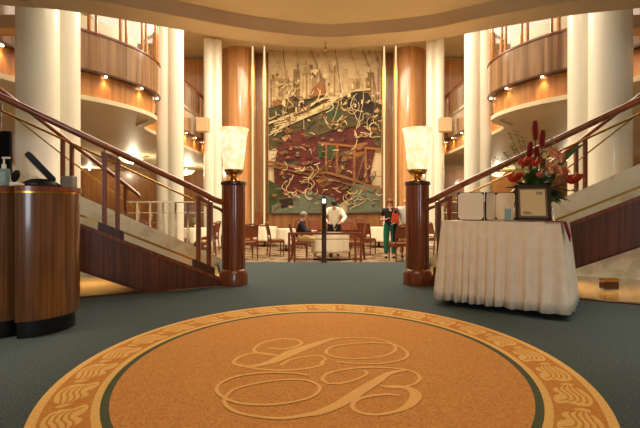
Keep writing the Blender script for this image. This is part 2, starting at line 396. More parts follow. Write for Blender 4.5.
for i in range(150):
    x, y = rnd.uniform(271, 377), rnd.uniform(96, 208); q = rnd.uniform(1.5, 5); h = rnd.uniform(.8, 2.6); sk = rnd.uniform(-2, 2)
    mpoly(rnd.choice([10, 4, 6, 2, 1, 8, 9, 0]), [(x, y), (x+q, y+sk*.3), (x+q+sk, y+h), (x+sk*.6, y+h)])
for i in range(60):
    x, y = rnd.uniform(271, 378), rnd.uniform(50, 110); q = rnd.uniform(1, 3.4)
    mpoly(rnd.choice([1, 2, 10, 0, 7]), [(x, y), (x+q, y), (x+q, y+rnd.uniform(1, 7)), (x, y+4)])
for i in range(170):
    x, y = rnd.uniform(271, 377), rnd.uniform(100, 208); q = rnd.uniform(2, 7)
    mline(rnd.choice([8, 4, 10, 6, 3, 3, 7, 0]), [(x, y), (x+q*.5, y+rnd.uniform(-2, 2)), (x+q, y+rnd.uniform(-4, 4))], rnd.uniform(.4, 1.0))
art.build('woven_picture', ML, mu, smooth=False)
MB().box((at(325, 120, 17.8).x, .0, 3.8), (4.72, .03, 7.6)).box((at(325, 120, 17.8).x, -.02, .68), (4.78, .08, .06)).build('backing_frame', 'panel_brown', mu, smooth=False)

# ------------------------------------------------------------------ columns (two-lobed white shafts)
def column(px1, Y1, r1, px2, Y2, r2, label):
    p, q = at(px1, 0, Y1), at(px2, 0, Y2)
    c = empty('column', (p.x, p.y, -.55), 0, label, 'column', 'tall white two-lobed columns')
    MB().lathe([(r1, 0), (r1, 7.9)], (0, 0, 0), 40).build('lobe', 'column_white', c)
    MB().lathe([(r2, 0), (r2, 7.9)], (q.x-p.x, q.y-p.y, 0), 40).build('lobe', 'column_white', c)
    return c
for s in (-1, 1):
    nm = 'left' if s < 0 else 'right'
    m_ = lambda px: px if s < 0 else 648-px
    c = column(m_(38), 6.5, .285, m_(60), 6.95, .29, 'nearest and thickest white column on the %s, behind the stair rail' % nm)
    MB().box((s*-0.0+s*.42, .1, 4.25), (.62, .3, .2)).build('bracket', 'bulkhead', c, smooth=False)
    c = column(m_(164), 11.5, .19, m_(176), 11.5, .2, 'middle white column on the %s, between balcony and lamp' % nm)
    # lit edge strip beside the shaft
    column(m_(209), 16.5, .2, m_(217), 16.6, .19, 'farthest white column on the %s, beside the tall wood panel' % nm)

# ------------------------------------------------------------------ balconies around the atrium
def balcony(s):
    nm = 'left' if s < 0 else 'right'
    plan = [(5.75, 4.6), (5.40, 5.6), (5.12, 6.9), (4.72, 7.95), (4.30, 8.55), (4.02, 9.1), (3.88, 9.7), (3.93, 10.3), (4.25, 10.75), (4.62, 11.2), (4.72, 12.2), (4.73, 15), (4.72, 17.9)]
    P = [Vector((s*p.x, p.y, 0)) for p in smooth_path([(x, y, 0) for x, y in plan], 6)]
    def off(d):
        out = []
        for i, p in enumerate(P):
            t_ = (P[min(i+1, len(P)-1)]-P[max(i-1, 0)]).normalized(); nrm = Vector((t_.y, -t_.x, 0))
            if nrm.x*s < 0: nrm = -nrm
            if False: pass
            out.append(p+nrm*d)
        return out
    b_ = empty('balcony', (0, 0, 0), 0, 'curved wood-clad balcony with glass rail and downlights on the %s' % nm, 'balcony', 'curved balconies around the atrium')
    def band(name, d0, d1, z0, z1, mat_, i0=0, i1=None, bev=0):
        A, B = off(d0)[i0:i1], off(d1)[i0:i1]; vs = []; n = len(A)
        for a, c in zip(A, B): vs += [(a.x, a.y, z0), (c.x, c.y, z0), (c.x, c.y, z1), (a.x, a.y, z1)]
        fs = [(i*4+k, i*4+(k+1) % 4, (i+1)*4+(k+1) % 4, (i+1)*4+k) for i in range(n-1) for k in range(4)]+[(0, 1, 2, 3), tuple((n-1)*4+k for k in range(4))[::-1]]
        return MB().add(vs, fs).build(name, mat_, b_)
    band('fascia', 0, .10, 3.56, 4.27, 'fascia_wood')
    band('fascia_cap', -.02, .14, 4.27, 4.31, 'mahogany')
    band('fascia_lip', -.02, .12, 3.52, 3.56, 'mahogany_dark')
    band('lower_fascia', .12, .2, 3.07, 3.52, 'lower_fascia_wood')
    band('soffit_rim', .06, .26, 2.98, 3.07, 'soffit')
    band('inner_parapet', .5, .56, 4.31, 4.78, 'cream')
    # soffit slab out to the wing wall
    A = off(.2); pol = [(p.x, p.y) for p in A]
    mb = MB(); mb.prism(pol+[(s*4.9, 18.0), (s*4.9, 24.7), (s*14.7, 24.7), (s*14.7, 4.6)], 3.03, 3.2)
    mb.build('soffit', 'soffit', b_, smooth=False)
    band('glass_panel', .04, .055, 4.31, 5.15, 'glass')
    MB().tube([Vector((p.x, p.y, 5.2)) for p in off(.05)], .035, 8).build('handrail', 'rail_wood', b_)
    for i in range(3, len(P)-3, 6):
        p = off(.05)[i]; q = off(.05)[i+1]; d = (q-p).normalized()
        MB().box((p.x, p.y, 4.74), (.05, .05, .9)).box((p.x+d.x*.14, p.y+d.y*.14, 4.74), (.05, .05, .9)).build('rail_post', 'panel_wood', b_, smooth=False)
    # downlights along the recess
    R_ = off(.065); acc = 9; last = R_[0]
    for i in range(4, len(P)-1):
        acc += (R_[i]-last).length; last = R_[i]
        if acc >= .82:
            acc = 0; p = R_[i]
            MB().lathe([(.026, 0), (.026, .014)], (p.x, p.y, 3.506), 12).build('downlight', 'lamp_spot', b_)
            l = spot('downlight_lamp', (p.x, p.y, 3.495), 17 if p.y < 11 else 34, 95, .9); l.parent = b_
    return b_
for s in (-1, 1): balcony(s)

# ceiling bowl lights of the dining wings
for px, py, Y, s_ in ((131, 160, 17.5, .46), (186, 172, 21.5, .42), (88, 165, 22.5, .4), (567, 157, 17.5, .46), (502, 154, 19.5, .4), (497, 174, 23, .4)):
    p = at(px, py, Y); z = 3.02
    g = empty('ceiling_bowl_light', (p.x, p.y, p.z), 0, None, 'ceiling light', 'glowing bowl lights in the dining wings')
    prof = [(.05, -.14), (.5*s_, -.11), (.8*s_, -.04), (s_, .06), (s_+.02, .08)]
    MB().lathe(prof, (0, 0, 0), 28).build('bowl', 'bowl_glow', g)
    MB().lathe([(.02, .08), (.02, z-p.z)], (0, 0, 0), 8).build('hanger', 'brass', g)
    for dz, e_ in ((.16, 55), (-.22, 130)):
        pl = bpy.data.lights.new('bowl_lamp', 'POINT'); pl.energy = e_; pl.color = (1, .86, .6); pl.shadow_soft_size = .05
        po_ = bpy.data.objects.new('bowl_lamp', pl); sc.collection.objects.link(po_); po_.location = (.08, 0, dz); po_.parent = g
    g['label'] = {131: 'largest glowing bowl light seen under the left balcony, left of the middle column', 186: 'small glowing bowl light between the two farther left columns', 88: 'glowing bowl light just right of the thick left column',
                  567: 'glowing bowl light by the thick right column, behind the flowers', 502: 'glowing bowl light right of the middle right column, higher of two', 497: 'glowing bowl light right of the middle right column, lower of two'}[px]

# diagonal gallery stair rails seen between the far columns
for s in (-1, 1):
    nm = 'left' if s < 0 else 'right'
    r = empty('gallery_stair_rail', (0, 0, 0), 0, 'sloping wood and glass stair rail upstairs between the far %s columns' % nm, 'railing')
    m_ = (lambda px: px) if s < 0 else (lambda px: 648-px)
    a, b_ = at(m_(174), 72, 17.0), at(m_(203), 97, 17.0)
    MB().tube([a, b_], .045).build('handrail', 'rail_wood', r)
    MB().slab([a-Vector((0, 0, .06)), b_-Vector((0, 0, .06)), b_-Vector((0, 0, .62)), a-Vector((0, 0, .95))], (0, .015, 0)).build('glass_panel', 'glass', r, smooth=False)
    for u in (.1, .35, .6, .85):
        p = a.lerp(b_, u); MB().box((p.x, p.y, p.z-.4), (.035, .035, .75)).build('post', 'mahogany', r, smooth=False)
    # tan soffit box fixed on the far column
    p = at(m_(203), 125, 15.6)
    tag(MB().box((p.x, p.y, p.z), (.42, .3, .5)).build('bulkhead_box', 'bulkhead', None, smooth=False, bevel=.01), 'tan box bulkhead beside the farthest %s column' % nm, 'bulkhead box')

# ------------------------------------------------------------------ staircases
def zr(t): return .98+.46*t          # near handrail
def zs(t): return .04+.46*t          # top of near stringer
def cheek_z(t): return .07+.50*t
def staircase(s):
    nm = 'left' if s < 0 else 'right'
    T = 3.7
    st = empty('staircase', (0, 0, 0), 0, 'curving flight with dark wood stringer, glass sides and wooden rail on the %s' % nm, 'staircase', 'pair of staircases')
    N = perp(s)
    # near stringer
    MB().slab([near(s, 0.02, .0), near(s, 0, .04), near(s, T, zs(T)), near(s, T, zs(T)-.445), near(s, .88, 0.003)], N*.07).build('stringer', 'stringer_wood', st, smooth=False)
    q = -N*.012
    MB().slab([near(s, .0, .035)+q, near(s, T, zs(T)-.005)+q, near(s, T, zs(T)+.035)+q, near(s, 0, .075)+q], N*.10).build('stringer_cap', 'mahogany', st, smooth=False)
    MB().slab([near(s, .82, .004)+q, near(s, T, zs(T)-.475)+q, near(s, T, zs(T)-.435)+q, near(s, .9, .035)+q], N*.09).build('stringer_edge', 'mahogany_dark', st, smooth=False)
    # steps
    mb = MB(); n = 12
    for i in range(n-1):
        t0 = .62+i*.30; z = .02+(i+1)*.138-.10
        a, b_, c, d = near(s, t0, 0)+N*.07, near(s, t0+.31, 0)+N*.07, far(s, t0+.31, 0)-N*.0, far(s, t0, 0)-N*.0
        zb0, zb1 = max(.001, -.37+.46*t0), max(.001, -.37+.46*(t0+.31))
        mb.add([Vector((a.x, a.y, zb0)), Vector((b_.x, b_.y, zb1)), Vector((c.x, c.y, zb1)), Vector((d.x, d.y, zb0))]+[Vector((v.x, v.y, z)) for v in (a, b_, c, d)], [(0, 1, 2, 3), (4, 5, 6, 7), (0, 1, 5, 4), (1, 2, 6, 5), (2, 3, 7, 6), (3, 0, 4, 7)])
    mb.build('step_run', 'carpet', st, smooth=False)
    for t, f in ((2.1, .45), (2.9, .45), (1.6, .6)):
        a = near(s, t).lerp(far(s, t), f); z = -.37+.46*t-.004
        MB().lathe([(.03, -.012), (.03, 0)], (a.x, a.y, z), 12).build('under_downlight', 'lamp_spot', st)
        l = spot('under_downlight_lamp', (a.x, a.y, z-.02), 30, 150, .6, (1, .84, .58)); l.parent = st
    # far cream cheek wall down to the floor
    MB().slab([far(s, -.05, -.06), far(s, -.05, .06), far(s, T+.4, cheek_z(T+.4)), far(s, T+.4, -.06)], N*.12).build('cheek_wall', 'marble_cream', st, smooth=False)
    # near balustrade
    q = N*.035
    pts = [near(s, -.12, .96)+q, near(s, .0, .965)+q, near(s, .12, 1.0)+q]+[near(s, t, zr(t)-.02)+q for t in (.3, .8, 1.5, 2.2, 3.0, T)]
    ra = MB().tube(smooth_path(pts, 5), .034, 12); ra.build('handrail', 'rail_wood', st)
    MB().tube([near(s, t, zr(t)-.15)+q for t in (.18, 1, 2, T)], .011, 8).build('upper_brass_rail', 'brass_bright', st)
    MB().slab([near(s, .2, zs(.2)+.10)+q, near(s, T, zs(T)+.10)+q, near(s, T, zs(T)+.125)+q, near(s, .2, zs(.2)+.125)+q], N*.02).build('lower_brass_rail', 'brass_bright', st, smooth=False)
    for a, b_ in ((.30, 1.12), (1.27, 2.1), (2.26, 3.1)):
        MB().slab([near(s, a, zs(a)+.12)+q, near(s, b_, zs(b_)+.12)+q, near(s, b_, zr(b_)-.15)+q, near(s, a, zr(a)-.15)+q], N*.012).build('glass_panel', 'glass', st, smooth=False)
    for t in (.24, 1.19, 2.18):
        po = empty('rail_post', (0, 0, 0)); po.parent = st
        for dt in (-.06, .06):
            p = near(s, t+dt, 0)+q; z0, z1 = zs(t+dt)+.03, zr(t+dt)-.10
            MB().box((p.x, p.y, (z0+z1)/2), (.045, .045, z1-z0), math.atan2(s*-.51, .86)*1).build('baluster', 'mahogany', po, smooth=False, bevel=.004)
            MB().tube([(p.x, p.y, z1-.01), (p.x, p.y, z1+.09)], .009, 6).build('bracket', 'chrome', po)
        MB().slab([near(s, t-.09, zr(t-.09)-.13)+q*.5, near(s, t+.09, zr(t+.09)-.13)+q*.5, near(s, t+.09, zr(t+.09)-.085)+q*.5, near(s, t-.09, zr(t-.09)-.085)+q*.5], N*.05).build('header', 'mahogany', po, smooth=False)
        p = near(s, t, 0)+q; z0 = zs(t)
        MB().slab([near(s, t-.12, zs(t-.12)+.03), near(s, t+.12, zs(t+.12)+.03), near(s, t+.12, zs(t+.12)+.12), near(s, t-.12, zs(t-.12)+.12)], N*.075).build('shoe', 'mahogany_dark', po, smooth=False)
    # curved end sweeping from the rail down to the pillar
    pts = [near(s, .13, zr(.0)-.06)+q, near(s, .02, .86)+q, near(s, -.06, .70)+q, near(s, -.08, .50)+q]
    MB().tube(smooth_path(pts, 6), .018, 8).build('end_scroll', 'rail_wood', st)
    # far balustrade standing on the cheek wall
    q = N*.06
    zf = lambda t: 1.17+(t-1.288)*.80
    MB().tube(smooth_path([far(s, 1.22, 1.06)+q, far(s, 1.30, 1.17)+q, far(s, 2.15, zf(2.15))+q, far(s, 3.3, zf(3.3))+q], 5), .03, 10).build('far_handrail', 'rail_wood', st)
    MB().tube([far(s, 1.3, .93)+q, far(s, 2.15, 1.60)+q, far(s, 3.3, zf(3.3)-.2)+q], .011, 8).build('far_brass_rail', 'brass_bright', st)
    for t in (1.40, 2.1):
        for dt in (0, .11):
            p = far(s, t+dt, 0)+q; z0, z1 = cheek_z(t+dt)-.01, zf(t+dt)-.02
            MB().box((p.x, p.y, (z0+z1)/2), (.045, .045, z1-z0)).build('far_baluster', 'mahogany', st, smooth=False)
    MB().slab([far(s, 1.3, cheek_z(1.3))+q, far(s, 3.3, cheek_z(3.3))+q, far(s, 3.3, zf(3.3)-.2)+q, far(s, 1.3, .93)+q], N*.012).build('far_glass_panel', 'glass', st, smooth=False)
    # level glass balustrade behind the foot
    g = empty('level_balustrade', (0, 0, 0), 0, 'level glass balustrade with thin brass rail behind the foot of the %s stairs' % nm, 'balustrade')
    A = Vector((s*1.95, 7.5, 0)); B = Vector((s*3.3, 7.1, 0))
    u = (B-A).normalized()
    MB().tube([A+Vector((0, 0, 1.0)), B+Vector((0, 0, 1.0))], .014).build('top_rail', 'chrome', g)
    MB().tube([A+Vector((0, 0, .82)), B+Vector((0, 0, .82))], .006).build('mid_rail', 'chrome', g)
    for i in range(8):
        p = A.lerp(B, i/7)
        MB().box((p.x, p.y, .225), (.03, .016, 1.55)).build('post', 'chrome', g, smooth=False)
        if i < 7:
            a2, b2 = A.lerp(B, (i+.12)/7), A.lerp(B, (i+.88)/7)
            MB().slab([a2+Vector((0, 0, -.3)), b2+Vector((0, 0, -.3)), b2+Vector((0, 0, .95)), a2+Vector((0, 0, .95))], (0, .01, 0)).build('glass_panel', 'glass', g, smooth=False)
for s in (-1, 1): staircase(s)

# ------------------------------------------------------------------ pillars with alabaster lamps
for s, cx in ((-1, -1.07), (1, 1.105)):
    nm = 'left' if s < 0 else 'right'
    p = empty('newel_pillar', (cx, 5.09, 0), 0, 'round fluted mahogany pillar ending the %s stair rail' % nm, 'pillar', 'pair of mahogany pillars')
    # fluted shaft
    mb = MB(); vs = []; n = 96
    for z in (.16, 1.17):
        for i in range(n):
            a = 2*PI*i/n; r = .132+.004*abs(math.sin(a*10)); vs.append((r*math.cos(a), r*math.sin(a), z))
    mb.add(vs, [(i, (i+1) % n, n+(i+1) % n, n+i) for i in range(n)]+[tuple(range(n))[::-1], tuple(range(n, 2*n))]); mb.build('shaft', 'mahogany', p)
    MB().lathe([(.168, 0), (.168, .13), (.16, .15), (.15, .17), (.14, .18), (.13, .185)], (0, 0, 0), 48).build('base', 'mahogany', p)
    MB().lathe([(.138, 1.165), (.15, 1.175), (.15, 1.20), (.142, 1.212)], (0, 0, 0), 48).build('cap', 'mahogany_dark', p)
    l = empty('urn_lamp', (cx, 5.09, 1.212), 0, 'glowing alabaster urn lamp on brass foot atop the %s pillar' % nm, 'lamp', 'pair of alabaster lamps')
    MB().lathe([(.085, 0), (.085, .012), (.06, .022), (.035, .045), (.04, .06), (.085, .085), (.11, .115), (.115, .135), (.118, .14)], (0, 0, 0), 40).build('foot', 'brass_bright', l)
    sh = MB(); sh.lathe([(.10, .141), (.113, .16), (.125, .26), (.14, .40), (.152, .52), (.166, .585), (.178, .615), (.176, .625), (.165, .622), (.15, .59), (.135, .50), (.11, .25), (.09, .16)], (0, 0, 0), 48)
    sh.build('shade', 'alabaster', l)
    pl = bpy.data.lights.new('lamp_glow', 'POINT'); pl.energy = 24; pl.color = (1, .8, .5); pl.shadow_soft_size = .06
    po = bpy.data.objects.new('lamp_glow', pl); sc.collection.objects.link(po); po.location = (0, 0, .5); po.parent = l

# ------------------------------------------------------------------ medallion
MC = Vector((-.008, 2.49, 0)); MA, MBb = 1.39, 1.52
def ell(r, n=128): return [(MC.x+MA*r*math.cos(2*PI*i/n), MC.y+MBb*r*math.sin(2*PI*i/n)) for i in range(n)]
md = empty('carpet_medallion', (0, 0, 0), 0, 'large orange round carpet medallion with leafy border and script monogram on the floor', 'carpet')
def ring(name, r0, r1, z, m_):
    A, B = ell(r0), ell(r1); n = len(A)
    vs = [(x, y, z) for x, y in A]+[(x, y, z) for x, y in B]+[(x, y, .0005) for x, y in A]+[(x, y, .0005) for x, y in B]
    fs = []
    for i in range(n):
        j = (i+1) % n; fs += [(i, j, n+j, n+i), (2*n+i, 3*n+i, 3*n+j, 2*n+j), (n+i, n+j, 3*n+j, 3*n+i), (i, 2*n+i, 2*n+j, j)]
    return MB().add(vs, fs).build(name, m_, md, smooth=False)
ring('outer_rim', .972, 1.0, .005, 'carpet_pale'); ring('leaf_band', .832, .972, .005, 'carpet_rust')
ring('inner_rim', .807, .832, .005, 'carpet_pale'); ring('dark_ring', .781, .807, .005, 'carpet_dark')
MB().prism(ell(.781), .0005, .005).build('centre_field', 'carpet_orange', md, smooth=False)
def stroke(mb, pts, wd, z, ws=None, sc_=.72):
    P = smooth_path(pts, 8) if len(pts) > 2 else [Vector(p) for p in pts]; P = [p for i, p in enumerate(P) if i == 0 or (p-P[i-1]).length > 1e-4]; n = len(P); vs = []
    for i, p in enumerate(P):
        d = (P[min(i+1, n-1)]-P[max(i-1, 0)]); d = d.normalized() if d.length else Vector((1, 0, 0)); q = Vector((-d.y, d.x, 0))
        if ws:
            f = i/(n-1)*(len(ws)-1); k = min(int(f), len(ws)-2); wv = (ws[k]+(ws[k+1]-ws[k])*(f-k))*sc_
        else: wv = wd*sc_
        for sg in (-1, 1): vs.append((p.x+q.x*wv/2*sg, p.y+q.y*wv/2*sg, z+i*4e-6))
    mb.add(vs, [(2*i, 2*i+2, 2*i+3, 2*i+1) for i in range(n-1)])
# leaves around the band: swirling lobed acanthus
NL = 30
for k in range(NL):
    a0 = 2*PI*(k+.5)/NL; lf = MB()
    def bp(u, v):   # u along the band in leaf units, v across 0..1
        a = a0+(u-.5)*2*PI/NL; r = .84+.122*v; return Vector((MC.x+MA*r*math.cos(a), MC.y+MBb*r*math.sin(a), .0062))
    body = [bp(.02, .10), bp(.10, .34), bp(.06, .62), bp(.14, .86), bp(.34, .98), bp(.56, .97), bp(.74, .88), bp(.84, .74), bp(.95, .80), bp(.99, .62), bp(.90, .42), bp(.78, .40), bp(.72, .20), bp(.58, .10), bp(.46, .22), bp(.34, .06), bp(.16, .0)]
    P = smooth_path(body, 4, True); c = bp(.45, .5)
    lf.add([c]+P, [(0, i+1, (i+1) % len(P)+1) for i in range(len(P))])
    o = lf.build('leaf_motif', 'carpet_pale', md, smooth=False)
    vn = MB()
    for q in range(4):
        f = q/3
        pts = [bp(.14+f*.05, .12+.62*f), bp(.26, .36+.46*f), bp(.44, .40+.46*f), bp(.60, .30+.48*f), bp(.72+.04*f, .30+.44*f), bp(.88, .48+.22*f)]
        pts = [Vector((p.x, p.y, .0066)) for p in pts]; stroke(vn, pts, .013, .0066)
    vn.build('leaf_vein', 'carpet_rust', o, smooth=False)
# script monogram
def g3(L): return [ground(210+x/3.34, 300+y/3.34) for x, y in L]
def g4(L): return [ground(320+x/3.34, 300+y/3.34) for x, y in L]
def ground(px, py):
    Y = EYE*FL/(py-HY); return Vector(((px-CX)*Y/FL, Y, .0062))
mono = MB()
stroke(mono, g3([(196, 163), (235, 166), (275, 162), (306, 148), (290, 136), (235, 133), (180, 144), (148, 165), (160, 180), (225, 188)]), .03, .0062)
stroke(mono, g3([(415, 130), (330, 158), (270, 180), (205, 210), (135, 225), (90, 220), (80, 207), (110, 188), (160, 180), (225, 187)]), .03, .0064, [.03, .10, .12, .08, .035, .03, .03, .03, .03, .03])
stroke(mono, g3([(235, 222), (270, 202), (320, 192), (368, 190)])+g4([(16, 198), (18, 202), (0, 213)]), .026, .0066)
stroke(mono, g3([(88, 218), (150, 232), (230, 238), (310, 234), (368, 222)])+g4([(10, 210)]), .03, .0068)
stroke(mono, g3([(330, 162)])+g4([(0, 145), (60, 132), (140, 128), (215, 138), (252, 160), (240, 180), (190, 195), (110, 200), (45, 192), (20, 178), (40, 160), (100, 150), (180, 146), (250, 153), (290, 178), (280, 200), (220, 214), (150, 217), (54, 211)]), .026, .0070)
stroke(mono, g4([(150, 240), (155, 252), (120, 270), (70, 282), (25, 282), (8, 266), (30, 248), (90, 235), (160, 229), (240, 231), (305, 242), (333, 262), (320, 282), (280, 295), (235, 297), (200, 290)]), .026, .0072)
stroke(mono, g4([(215, 292), (270, 294), (310, 308), (320, 328), (295, 358), (250, 378), (185, 388), (130, 380), (108, 360), (125, 338), (170, 325), (230, 320), (264, 325)]), .03, .0074, [.025, .04, .07, .08, .06, .03, .03, .03, .03, .03, .03, .03, .02])
stroke(mono, g4([(290, 238), (235, 248), (190, 275), (130, 312), (70, 350), (0, 380)])+g3([(330, 388), (250, 400), (170, 396), (90, 380), (50, 352), (55, 325), (90, 300), (170, 280), (260, 270), (330, 275), (366, 296), (345, 325), (280, 345), (190, 355), (100, 350), (45, 330), (22, 305), (40, 280), (100, 257), (200, 247), (280, 249), (328, 257)]),
       .026, .0076, [.03, .05, .08, .09, .08, .06, .04, .03, .026, .026, .026, .026, .026, .026, .026, .026, .026, .026, .026, .026, .026, .026, .026, .026, .026, .026, .02])
mono.build('script_monogram', 'carpet_gold', md, smooth=False)

# ------------------------------------------------------------------ reception counter, left
ct = empty('reception_counter', (0, 0, 0), 0, 'curved polished wood counter with brass line and black plinth at left edge', 'counter')
# two bulges meeting in a crease at the left
def cplan(o=0):
    c2 = Vector((-2.19, 3.225)); r2 = .315+o; c1 = Vector((-2.50, 3.26)); r1 = .42+o
    P = []
    for i in range(37):
        a = math.radians(95-225*i/36); p = Vector((c2.x+r2*math.cos(a), c2.y+r2*math.sin(a)))
        if p.x > -2.115 or p.y > 3.25: P.append((p.x, p.y))
    for i in range(31):
        a = math.radians(-30-150*i/30); p = Vector((c1.x+r1*math.cos(a), c1.y+r1*math.sin(a)))
        if p.x < -2.125: P.append((p.x, p.y))
    P.append((c1.x-r1, 3.54+o)); return P
MB().prism(cplan(-.03), .0, .12).build('plinth', 'plinth', ct)
MB().prism(cplan(0), .12, 1.003).build('body', 'counter_wood', ct, ang=25)
MB().prism(cplan(.004), 1.003, 1.017).build('brass_line', 'brass', ct, ang=25)
MB().prism(cplan(.012), 1.017, 1.052).build('worktop', 'mahogany', ct, ang=25)
# things on the counter
TOP = 1.0525
mo = empty('monitor', (-2.63, 3.28, TOP), math.radians(12), 'black computer monitor at the left end of the counter', 'monitor')
MB().box((0, 0, .27), (.44, .03, .34)).build('screen', 'black_gloss', mo, smooth=False, bevel=.006)
MB().box((0, .03, .07), (.06, .03, .14)).build('stand', 'black', mo, smooth=False)
MB().lathe([(.11, 0), (.11, .01), (.03, .016)], (0, .03, 0), 24).build('base', 'black', mo)
bo = empty('sanitizer_bottle', (-2.218, 2.98, TOP), 0, 'clear pump bottle with white nozzle on the counter before the monitor', 'bottle')
MB().box((0, 0, .06), (.062, .045, .12)).build('bottle_body', 'gel', bo, smooth=False, bevel=.008)
MB().box((0, -.0235, .06), (.05, .002, .07)).build('sticker', 'bottle_blue', bo, smooth=False)
MB().lathe([(.014, .121), (.014, .15), (.006, .152), (.006, .19)], (0, 0, 0), 12).box((.015, 0, .195), (.05, .014, .012)).build('pump', 'white_plastic', bo)
sc_ = empty('card_scanner', (-2.145, 2.99, TOP), .4, 'small dark rounded handset beside the pump bottle', 'scanner')
MB().box((0, 0, .012), (.06, .06, .024)).build('cradle', 'white_plastic', sc_, smooth=False, bevel=.004)
MB().sphere((0, 0, .07), .03, 14, (.85, .8, 1.5), Euler((0, .3, 0)).to_matrix()).build('handset', 'black', sc_)
po = empty('touch_terminal', (-2.075, 3.15, TOP), .59, 'black touch screen terminal tilted back on a low humped base', 'terminal')
hb = MB(); hb.lathe([(.135, 0), (.13, .015), (.10, .04), (.06, .058), (.01, .062)], (-.0, 0, 0), 28); hb.build('base', 'black', po)
a = Vector((-.085, -.04, .245)); b_ = Vector((.085, -.04, .045)); d = (b_-a).normalized(); nn_ = Vector((-d.z, 0, d.x))
sl = MB(); sl.slab([a-nn_*.018, b_-nn_*.018, b_+nn_*.018, a+nn_*.018], (0, .16, 0)); sl.build('screen', 'black_gloss', po, smooth=False, bevel=.004)
sl = MB(); sl.slab([a.lerp(b_, .06)+nn_*.0185, a.lerp(b_, .95)+nn_*.0185, a.lerp(b_, .95)+nn_*.021, a.lerp(b_, .06)+nn_*.021], (0, .16, 0)); sl.build('bezel', 'frame_wood', po, smooth=False)
px_ = tag(MB().box((0, 0, .045), (.085, .07, .09)).build('card_printer', 'grey_plastic', None, smooth=False, bevel=.008), 'small grey box at the right end of the counter top', 'printer'); px_.location = (-1.93, 3.26, TOP)
tr = tag(MB().box((0, 0, .01), (.05, .04, .012)).build('paper_tray', 'paper', None, smooth=False), 'low pale paper tray between terminal base and handset', 'tray'); tr.location = (-2.09, 2.945, TOP)

# ------------------------------------------------------------------ display table, right
A = Vector((1.105, 4.02, 0)); B = Vector((1.90, 3.46, 0)); W = (B-A).length; ang = math.atan2(B.y-A.y, B.x-A.x)
DP = .66; TZ = .786
ctr = A.lerp(B, .5)+Vector((-math.sin(ang), math.cos(ang), 0))*DP/2
dt = empty('display_table', (ctr.x, ctr.y, 0), ang, 'draped table, only its dark feet showing below the cloth, right of the medallion', 'table')
MB().box((0, 0, TZ-.03), (W-.06, DP-.06, .03)).build('tabletop', 'mahogany', dt, smooth=False)
for x in (-1, 1):
    for y in (-1, 1): MB().tube([(x*(W/2-.09), y*(DP/2-.09), 0), (x*(W/2-.09), y*(DP/2-.09), TZ-.045)], .022, 10).build('leg', 'mahogany_dark', dt)
# pleated cloth
def skirt(W, D, z0, z1, rad=.03, step=.012, amp=.022, per=.105, seed=1, flare=.05):
    rr = random.Random(seed); loop = []
    cor = [(W/2, D/2), (-W/2, D/2), (-W/2, -D/2), (W/2, -D/2)]
    pts = []
    segs = []
    for i in range(4):
        p, q = Vector(cor[i]), Vector(cor[(i+1) % 4]); L = (q-p).length; u = (q-p)/L; nrm = Vector((-u.y, u.x))*-1
        n = int(L/step)
        for k in range(n): 
            f = k/n; w_ = p.lerp(q, f); 
            # outward normal blended at the corners
            e0 = min(1, (f*L)/.06); e1 = min(1, ((1-f)*L)/.06)
            nv = nrm.copy(); pu = Vector((u.y, -u.x)); nv = pu
            c_out = -u*(1-e0)*.7+u*(1-e1)*.7
            segs.append((w_, (nv+c_out).normalized()))
    s_ = 0; out = []; ph = 0; prev = segs[0][0]
    for i, (w_, nv) in enumerate(segs):
        dd = (w_-prev).length; prev = w_; s_ += dd; ph += dd*2*PI/(per*(1+.35*math.sin(s_*5.3+seed)))
        out.append((w_, nv, ph, s_))
    return out
def drape(name, W, D, z0, z1, mat_, parent=None, amp=.022, per=.1, flare=.05, seed=1, round_=False):
    ring_ = skirt(W, D, z0, z1, per=per, seed=seed) if not round_ else [(Vector((W/2*math.cos(a), W/2*math.sin(a))), Vector((math.cos(a), math.sin(a))), a*8, a) for a in [2*PI*i/64 for i in range(64)]]
    n = len(ring_); vs = []; rows = 9
    for j in range(rows):
        f = j/(rows-1); z = z1+(z0-z1)*f
        for w_, nv, ph, s_ in ring_:
            wob = amp*(.12+.88*f**.8)*(math.sin(ph)+.35*math.sin(2.3*ph+1)) if j else 0
            o_ = .004+flare*f+wob if j else 0
            q = w_+nv*o_; vs.append((q.x, q.y, z-(.004*math.sin(ph*.5) if j == rows-1 else 0)-(0.0 if j else 0)))
    fs = [(j*n+i, j*n+(i+1) % n, (j+1)*n+(i+1) % n, (j+1)*n+i) for j in range(rows-1) for i in range(n)]
    fs.append(tuple(range(n)))
    o = MB().add(vs, fs).build(name, mat_, parent, ang=60)
    sm_ = o.modifiers.new('solid', 'SOLIDIFY'); sm_.thickness = .003; sm_.offset = 1
    return o
cl = drape('display_tablecloth', W, DP, .055, TZ-.008, 'cloth', amp=.022, per=.10, flare=.06)
cl.location = (ctr.x, ctr.y, 0); cl.rotation_euler = (0, 0, ang)
tag(cl, 'cream pleated cloth hanging almost to the floor over the display table', 'tablecloth')
R2 = Matrix.Rotation(ang, 4, 'Z')
def tl(x, y, z=TZ): v = R2 @ Vector((x, y, 0)); return Vector((ctr.x+v.x, ctr.y+v.y, z))
rn = tag(MB().box((0, 0, 0), (W*.62, .02, .006)).build('table_ribbon', 'burgundy', None, smooth=False), 'thin burgundy ribbon lying along the front edge of the display table', 'ribbon')
rn.location = tl(-.0, -DP/2+.012, TZ+.003); rn.rotation_euler = (0, 0, ang)
sw = empty('folded_napkin', tl(W/2+.0, -.28, TZ), ang, 'burgundy and white cloth tip hanging over the right end of the display table', 'napkin')
MB().slab([(.02, -.075, .004), (.026, .075, .004), (.06, .055, -.1), (.062, .01, -.16), (.055, -.03, -.09)], (.006, 0, 0)).build('hanging_tip', 'burgundy', sw, smooth=False)
